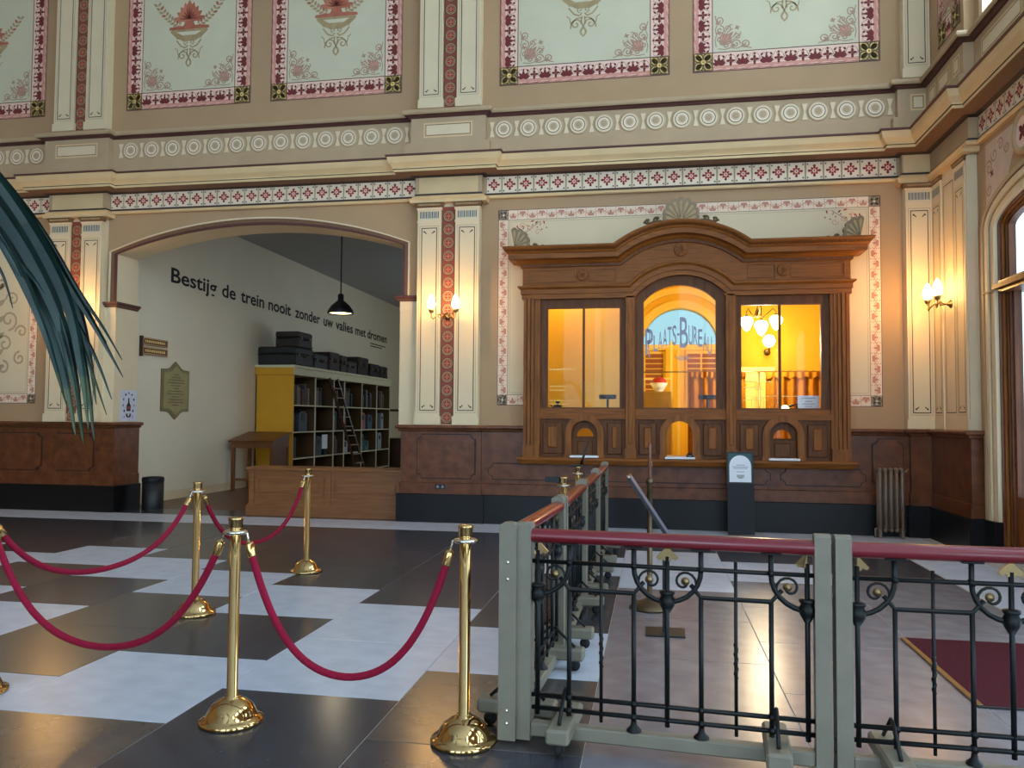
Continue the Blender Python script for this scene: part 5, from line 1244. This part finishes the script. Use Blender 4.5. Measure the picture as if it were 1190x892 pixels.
# iron barriers on castered feet
def barrier(label, p, q, first=[None]):
    p, q = Vector((p[0], p[1], 0)), Vector((q[0], q[1], 0)); rz = math.atan2(q.y-p.y, q.x-p.x)
    if first[0] is not None: return dup(first[0], p, rz, label)
    k = thing('iron_barrier', label, 'barrier', p, rz, 'iron barriers with red handrails'); first[0] = k
    Lg = 1.42; pw = .068
    for x in (0, Lg-pw):
        mb = MB(); top = [(0, .02), (pw, .02), (pw, 1.035), (pw*.82, 1.046), (pw*.5, 1.05), (pw*.18, 1.046), (0, 1.035)]
        mb.prism([((u/pw-.5)*.084, v) for u, v in top], lambda u, v, d: (x+d, u, v), 0, pw, POSTG)
        o = obj('post', mb, k)
        for z in (.86, .78, .16, .10): obj('bolt', MB().lathe([(.009, 0), (.009, .004), (0, .006)], (x+(-.0 if x == 0 else pw), 0, z), CHROME, 8, True, (-1 if x == 0 else 1, 0, 0)), o)
    hp = [(.046*math.cos(a), .985+.034*math.sin(a)) for a in [2*PI*i/14 for i in range(14)]]
    mb = MB(); n = 14; xs = (pw, Lg-pw)
    mb.add([(x, u, v) for x in xs for u, v in hp], [(i, (i+1) % n, (i+1) % n+n, i+n) for i in range(n)], RAILR, True)
    obj('handrail', mb, k)
    obj('base_beam', MB().cbox(pw-.002, Lg-pw+.002, -.032, .032, .035, .10, POSTG, .008), k)
    for x in (.23, Lg-.23):
        f = obj('foot', MB().cbox(x-.055, x+.055, -.20, .20, .07, .14, POSTG, .012), k)
        for s in (-1, 1):
            obj('caster', MB().lathe([(0, -.015), (.030, -.015), (.034, -.008), (.034, .008), (.030, .015), (0, .015)], (x, s*.14, .034), RUBBER, 14, True, (1, 0, 0)).box(x-.024, x+.024, s*.14-.015, s*.14+.015, .03, .075, BLACK), f)
        for s in (-1, 1): obj('stay', MB().tube([(x, s*.012, .26), (x, s*.14, .145)], .009, IRON, 6), f)
    X = [pw+.028+(Lg-2*pw-.056)*i/8 for i in range(9)]; st = X[1]-X[0]
    zu, zm, zl, zl2 = .862, .735, .225, .165
    def bar(name, pts, r=.0105, seg=6): return obj(name, MB().tube(pts, r, IRON, seg, seg > 5), k)
    bar('cross_bar', [(pw, 0, zu), (Lg-pw, 0, zu)], .011); bar('cross_bar', [(pw, 0, zl), (Lg-pw, 0, zl)], .011); bar('cross_bar', [(pw, 0, zl2), (Lg-pw, 0, zl2)], .011)
    for i in (1, 3, 5, 7):
        b = bar('upright_bar', [(X[i], 0, .10), (X[i], 0, zm)], .0115)
        obj('bar_foot', MB().lathe([(.036, .10), (.034, .108), (.016, .125), (.012, .15)], (X[i], 0, 0), IRON, 10), b)
        for z in (zl, zl2, zu): obj('rivet', MB().lathe([(.016, -.014), (.016, .014), (0, .017)], (X[i], 0, z), IRON, 8, True, (0, -1, 0)), b)
    for i in (2, 6):
        b = bar('twisted_bar', [(X[i], 0, zl2-.04), (X[i], 0, zu+.045)], .0085)
        obj('twist', MB().tube([(X[i]+.0045*math.cos(t*1.6), .0045*math.sin(t*1.6), .38+.011*t) for t in range(16)], .0085, IRON, 5), b)
    for a, b in ((1, 3), (5, 7)): bar('cross_bar', [(X[a]-st*.30, 0, zm+.055), (X[a], 0, zm), (X[b], 0, zm), (X[b]+st*.30, 0, zm+.055)], .0115)
    def U(c, sides):
        for s in sides:
            pts = [(X[c]+s*st, 0, .955), (X[c]+s*st, 0, .86)]+[(X[c]+s*st*math.cos(t), 0, .855-.150*math.sin(t)) for t in (.2, .45, .7, .95, 1.2, 1.4, 1.57)]
            u = bar('curved_bracket', pts, .0125)
            obj('bracket_head', MB().cbox(X[c]+s*st-.045, X[c]+s*st+.045, -.03, .03, .947, .957, IRON, .003), u)
            sp = [(X[c]+s*(st*.50)+s*q[0], 0, .800+q[1]) for q in spiral(0, 0, .062, -1.0, 1.25, 1, 18, .12)]
            sc = bar('scroll', sp, .0065)
            obj('scroll_tip', MB().lathe([(0, -.012), (.017, -.008), (.020, 0), (.017, .008), (0, .012)], (sp[-1][0], 0, sp[-1][2]), BRASSD, 12, True, (0, 1, 0)), sc)
        v = bar('spear_bar', [(X[c], 0, zl2-.03), (X[c], 0, .915)], .012)
        obj('boss', MB().lathe([(.014, .655), (.034, .69), (.038, .715), (.028, .735), (.036, .745), (.036, .755), (.014, .76)], (X[c], 0, 0), IRON, 12), v)
        hw = .05
        arrow = [(0, .962), (hw, .910), (hw*.8, .898), (hw*.45, .906), (hw*.3, .895), (-hw*.3, .895), (-hw*.45, .906), (-hw*.8, .898), (-hw, .910)]
        if len(sides) == 1: arrow = [(x, z) for x, z in arrow if x*sides[0] >= -.0]; arrow = ([(0, .962)]+[p for p in arrow if p[0] != 0]+[(0, .895)])
        obj('arrow_finial', MB().prism([(X[c]+u, v_) for u, v_ in arrow], lambda u, v, d: (u, d, v), -.008, .008, BRASSD), v)
    U(4, (-1, 1)); U(0, (1,)); U(8, (-1,))
    return k
barrier('iron barrier with red handrail facing the camera, left of the two front ones', (-.645, 3.87), (.75, 3.755))
barrier('iron barrier with red handrail facing the camera, cut by the right picture edge', (.784, 3.745), (2.20, 3.72))
ys = [(-.69, 3.80, -.605, 5.2), (-.60, 5.25, -.585, 6.65), (-.585, 6.70, -.575, 8.1), (-.575, 8.17, -.57, 9.57)]
for i, yy in enumerate(ys):
    barrier(('nearest of the four side barriers running towards the ticket window', 'second of the four side barriers running towards the ticket window', 'third of the four side barriers running towards the ticket window', 'farthest of the four side barriers, nearest the ticket window')[i], yy[:2], yy[2:])
# sign pole and slanted information panel behind the barriers
BRONZE = mat('dull_bronze', (104, 88, 66), .42, .9, var=.12, scale=12)
k = thing('sign_pole', 'tall bronze pole on a domed round base behind the barriers', 'pole', (-.03, 6.72, 0))
obj('base', MB().lathe([(0, 0), (.165, 0), (.165, .02), (.12, .045), (.06, .07), (.03, .09), (0, .09)], (0, 0, 0), BRONZE, 28), k); obj('pole', MB().lathe([(.022, .08), (.022, 1.02), (.030, 1.03), (.030, 1.06), (.014, 1.07), (0, 1.07)], (0, 0, 0), BRONZE, 16), k)
obj('upper_rod', MB().lathe([(.014, 1.06), (.014, 1.34), (.008, 1.355), (0, 1.36)], (0, 0, 0), mat('reddish_bronze', (120, 84, 72), .35, .9), 12), k); obj('clip', MB().cbox(.012, .022, -.01, .01, 1.16, 1.20, CHROME, .002), k)
k = thing('information_stand', 'slanted thin black panel on a dark post, seen edge-on', 'sign', (.085, 5.98, 0))
obj('post', MB().cbox(-.02, .02, -.02, .02, 0, .72, BLACK, .004), k); obj('foot', MB().cbox(-.14, .14, -.12, .12, 0, .012, BLACK, .003), k)
obj('panel', MB().prism([(-.27, 1.12), (-.255, 1.13), (.03, .70), (.015, .69)], lambda u, v, d: (u, d, v), -.16, .16, BLACK), k)
obj('panel_face', MB().prism([(-.253, 1.133), (-.250, 1.135), (.035, .705), (.032, .703)], lambda u, v, d: (u, d, v), -.15, .15, mat('blue_grey_print', (84, 92, 112), .4)), k); obj('panel_cap', MB().cbox(-.275, -.255, -.16, .16, 1.125, 1.145, CHROME, .003), k)
k = thing('black_pennant_rod', 'thin dark rod rising from the farther hidden stanchion', 'rod', (S['g'][0], S['g'][1], 1.037))
obj('rod', MB().tube([(.03, 0, 0), (.06, 0, .10), (.13, 0, .30)], [.014, .014, .006], BLACK, 8), k); obj('clip', MB().cbox(-.1, .05, -.02, .02, 0, .02, BLACK, .004), k)
k = thing('belt_clip', 'black belt end clipped on the nearer hidden stanchion', 'belt', (S['f'][0], S['f'][1], .985))
obj('belt', MB().cbox(-.17, -.07, -.006, .006, .0, .05, BLACK, .002), k); obj('buckle', MB().cbox(-.075, -.036, -.02, .02, -.003, .053, BLACK, .005), k)
# entrance mat
k = thing('entrance_mat', 'burgundy carpet mat with a brass edge on the floor', 'mat', (2.30, 5.47, 0))
obj('carpet', MB().cbox(-.53, .53, -.68, .69, .001, .012, MATR, .002), k); obj('edge_strip', MB().cbox(-.565, -.53, -.68, .69, .001, .014, BRASSD, .003), k)
obj('near_edge', MB().cbox(-.565, .53, -.70, -.68, .001, .010, RUBBER, .002), k)

# ================================================================== PALM
def at(px, py, dpt):      # a point dpt metres in front of the photograph's viewpoint (used to size the drooping leaf)
    d = rr*((px-595)/926.17)-uu*((py-446)/926.17)+fwd
    return Vector((0, 0, 1.55))+d*dpt
pt_ = thing('palm_plant', 'dark blue-green palm with drooping leaf at the left edge', 'palm', (-2.75, 1.75, 0))
PO = Vector((-2.75, 1.75, 0))
obj('pot', MB().lathe([(0, 0), (.22, 0), (.28, .42), (.30, .43), (.30, .46), (.27, .46), (.26, .41), (0, .41)], (0, 0, 0), BLACK, 24), pt_)
obj('soil', MB().lathe([(.262, .41), (.2, .425), (0, .43)], (0, 0, 0), mat('potting_soil', (50, 38, 30), .9), 20), pt_)
obj('trunk', MB().tube([(0, 0, .4), (.02, .01, 1.0), (0, .02, 1.6), (.03, 0, 2.1)], [.07, .06, .055, .05], mat('palm_trunk', (96, 80, 60), .9, var=.3, scale=20), 12), pt_)
root = at(-150, 60, 2.25)
obj('leaf_stalk', MB().tube([(.03, 0, 2.05), tuple((Vector((.02, 0, 2.35))).lerp(root-PO, .5)), tuple(root-PO)], [.03, .022, .014], LEAF, 8), pt_)
def blade(pts, wmax, m, name='leaflet', tipm=None):
    n = 22; P = [Vector(p) for p in pts]
    def cr(t):      # Catmull-Rom through the points
        t = t*(len(P)-1); i = min(int(t), len(P)-2); f = t-i
        p0, p1, p2, p3 = P[max(i-1, 0)], P[i], P[i+1], P[min(i+2, len(P)-1)]
        return .5*((2*p1)+(p2-p0)*f+(2*p0-5*p1+4*p2-p3)*f*f+(3*p1-p0-3*p2+p3)*f**3)
    C3 = [cr(i/n) for i in range(n+1)]; vs = []
    for i in range(n+1):
        t = (C3[min(i+1, n)]-C3[max(i-1, 0)]).normalized(); side = t.cross(fwd).normalized(); nn = side.cross(t).normalized()
        u = i/n; wdt = wmax*min(1, .45+u*3)*(1-u**2.2)+.0012
        vs += [C3[i]-side*wdt-nn*wdt*.5, C3[i]+nn*wdt*.1, C3[i]+side*wdt-nn*wdt*.5]
    mb = MB()
    for i in range(n):
        mm = tipm if (tipm and i > n*.80) else m
        mb.add([vs[3*i], vs[3*i+1], vs[3*i+3], vs[3*i+4]], [(0, 1, 3, 2)], mm, True); mb.add([vs[3*i+1], vs[3*i+2], vs[3*i+4], vs[3*i+5]], [(0, 1, 3, 2)], mm, True)
    o = obj(name, mb, pt_, None); o.location = (0, 0, 0)
    for v in o.data.vertices: v.co -= PO
    return o
ST = (-150, 60)
PB = [ # px paths from the stalk to the tip, depth, half width in m
    ([ST, (-45, 168), (28, 262), (78, 350), (100, 430), (110, 512)], 2.30, .022), ([ST, (-50, 175), (22, 272), (68, 362), (88, 440), (97, 516)], 2.27, .026),
    ([ST, (-40, 163), (36, 258), (86, 345), (104, 410), (112, 470)], 2.33, .020), ([ST, (-55, 182), (14, 278), (58, 372), (78, 445), (88, 505)], 2.24, .024),
    ([ST, (-40, 165), (34, 255), (84, 335), (118, 392), (143, 438)], 2.36, .013), ([ST, (-38, 162), (42, 256), (92, 338), (120, 380), (142, 418)], 2.40, .008),
    ([ST, (-45, 170), (30, 268), (76, 350), (110, 412), (130, 464)], 2.31, .010), ([ST, (-42, 172), (34, 272), (80, 362), (106, 428), (124, 482)], 2.34, .008),
    ([ST, (-60, 186), (5, 280), (48, 368), (76, 440), (86, 500)], 2.22, .018), ([ST, (-42, 164), (32, 258), (78, 345), (96, 430), (103, 498)], 2.26, .024),
    ([ST, (-58, 184), (8, 284), (48, 372), (66, 428), (78, 472)], 2.20, .014), ([ST, (-44, 160), (22, 242), (66, 322), (92, 400), (104, 455)], 2.29, .020), ([ST, (-50, 172), (14, 258), (56, 344), (80, 420), (90, 470)], 2.25, .022),
    ([ST, (-70, 195), (-12, 262), (14, 300), (30, 335), (38, 362)], 2.18, .007), ([ST, (-80, 200), (-28, 270), (0, 312), (10, 338), (15, 358)], 2.16, .005),
    ([ST, (-60, 190), (-8, 262), (22, 302), (40, 324), (52, 342)], 2.21, .010), ([ST, (-90, 210), (-45, 290), (-15, 350), (-6, 390), (-3, 410)], 2.15, .008),
    ([ST, (-40, 162), (40, 262), (96, 350), (112, 378), (124, 398)], 2.42, .006)]
for i, (pp, dpt, hw) in enumerate(PB):
    blade([at(x, y, dpt+.04*math.sin(i*2.1+j)) for j, (x, y) in enumerate(pp)], hw, LEAF, 'leaflet', LEAF2 if pp[-1][1] > 465 else None)
# other leaves of the palm, arching away from the hall
for a in (2.4, 3.3, 4.1, 4.9):
    mb = MB(); e = Vector((math.cos(a), math.sin(a), 0)); sd = Vector((-math.sin(a), math.cos(a), 0)); st = Vector((.03, 0, 2.08))
    ax = [st+e*(1.0*t)+Vector((0, 0, .5*t-1.0*t*t)) for t in [i/10 for i in range(11)]]
    mb.tube(ax, [.014-.001*i for i in range(11)], LEAF, 6)
    for i in range(2, 11):
        for s in (-1, 1):
            p0 = ax[i]; p1 = p0+e*.12+sd*s*.2+Vector((0, 0, -.05)); p2 = p0+e*.2+sd*s*.32+Vector((0, 0, -.25))
            mb.add([p0-e*.012, p0+e*.012, p1+e*.018, p1-e*.018, p2], [(0, 1, 2, 3), (3, 2, 4)], LEAF)
    obj('frond', mb, pt_)
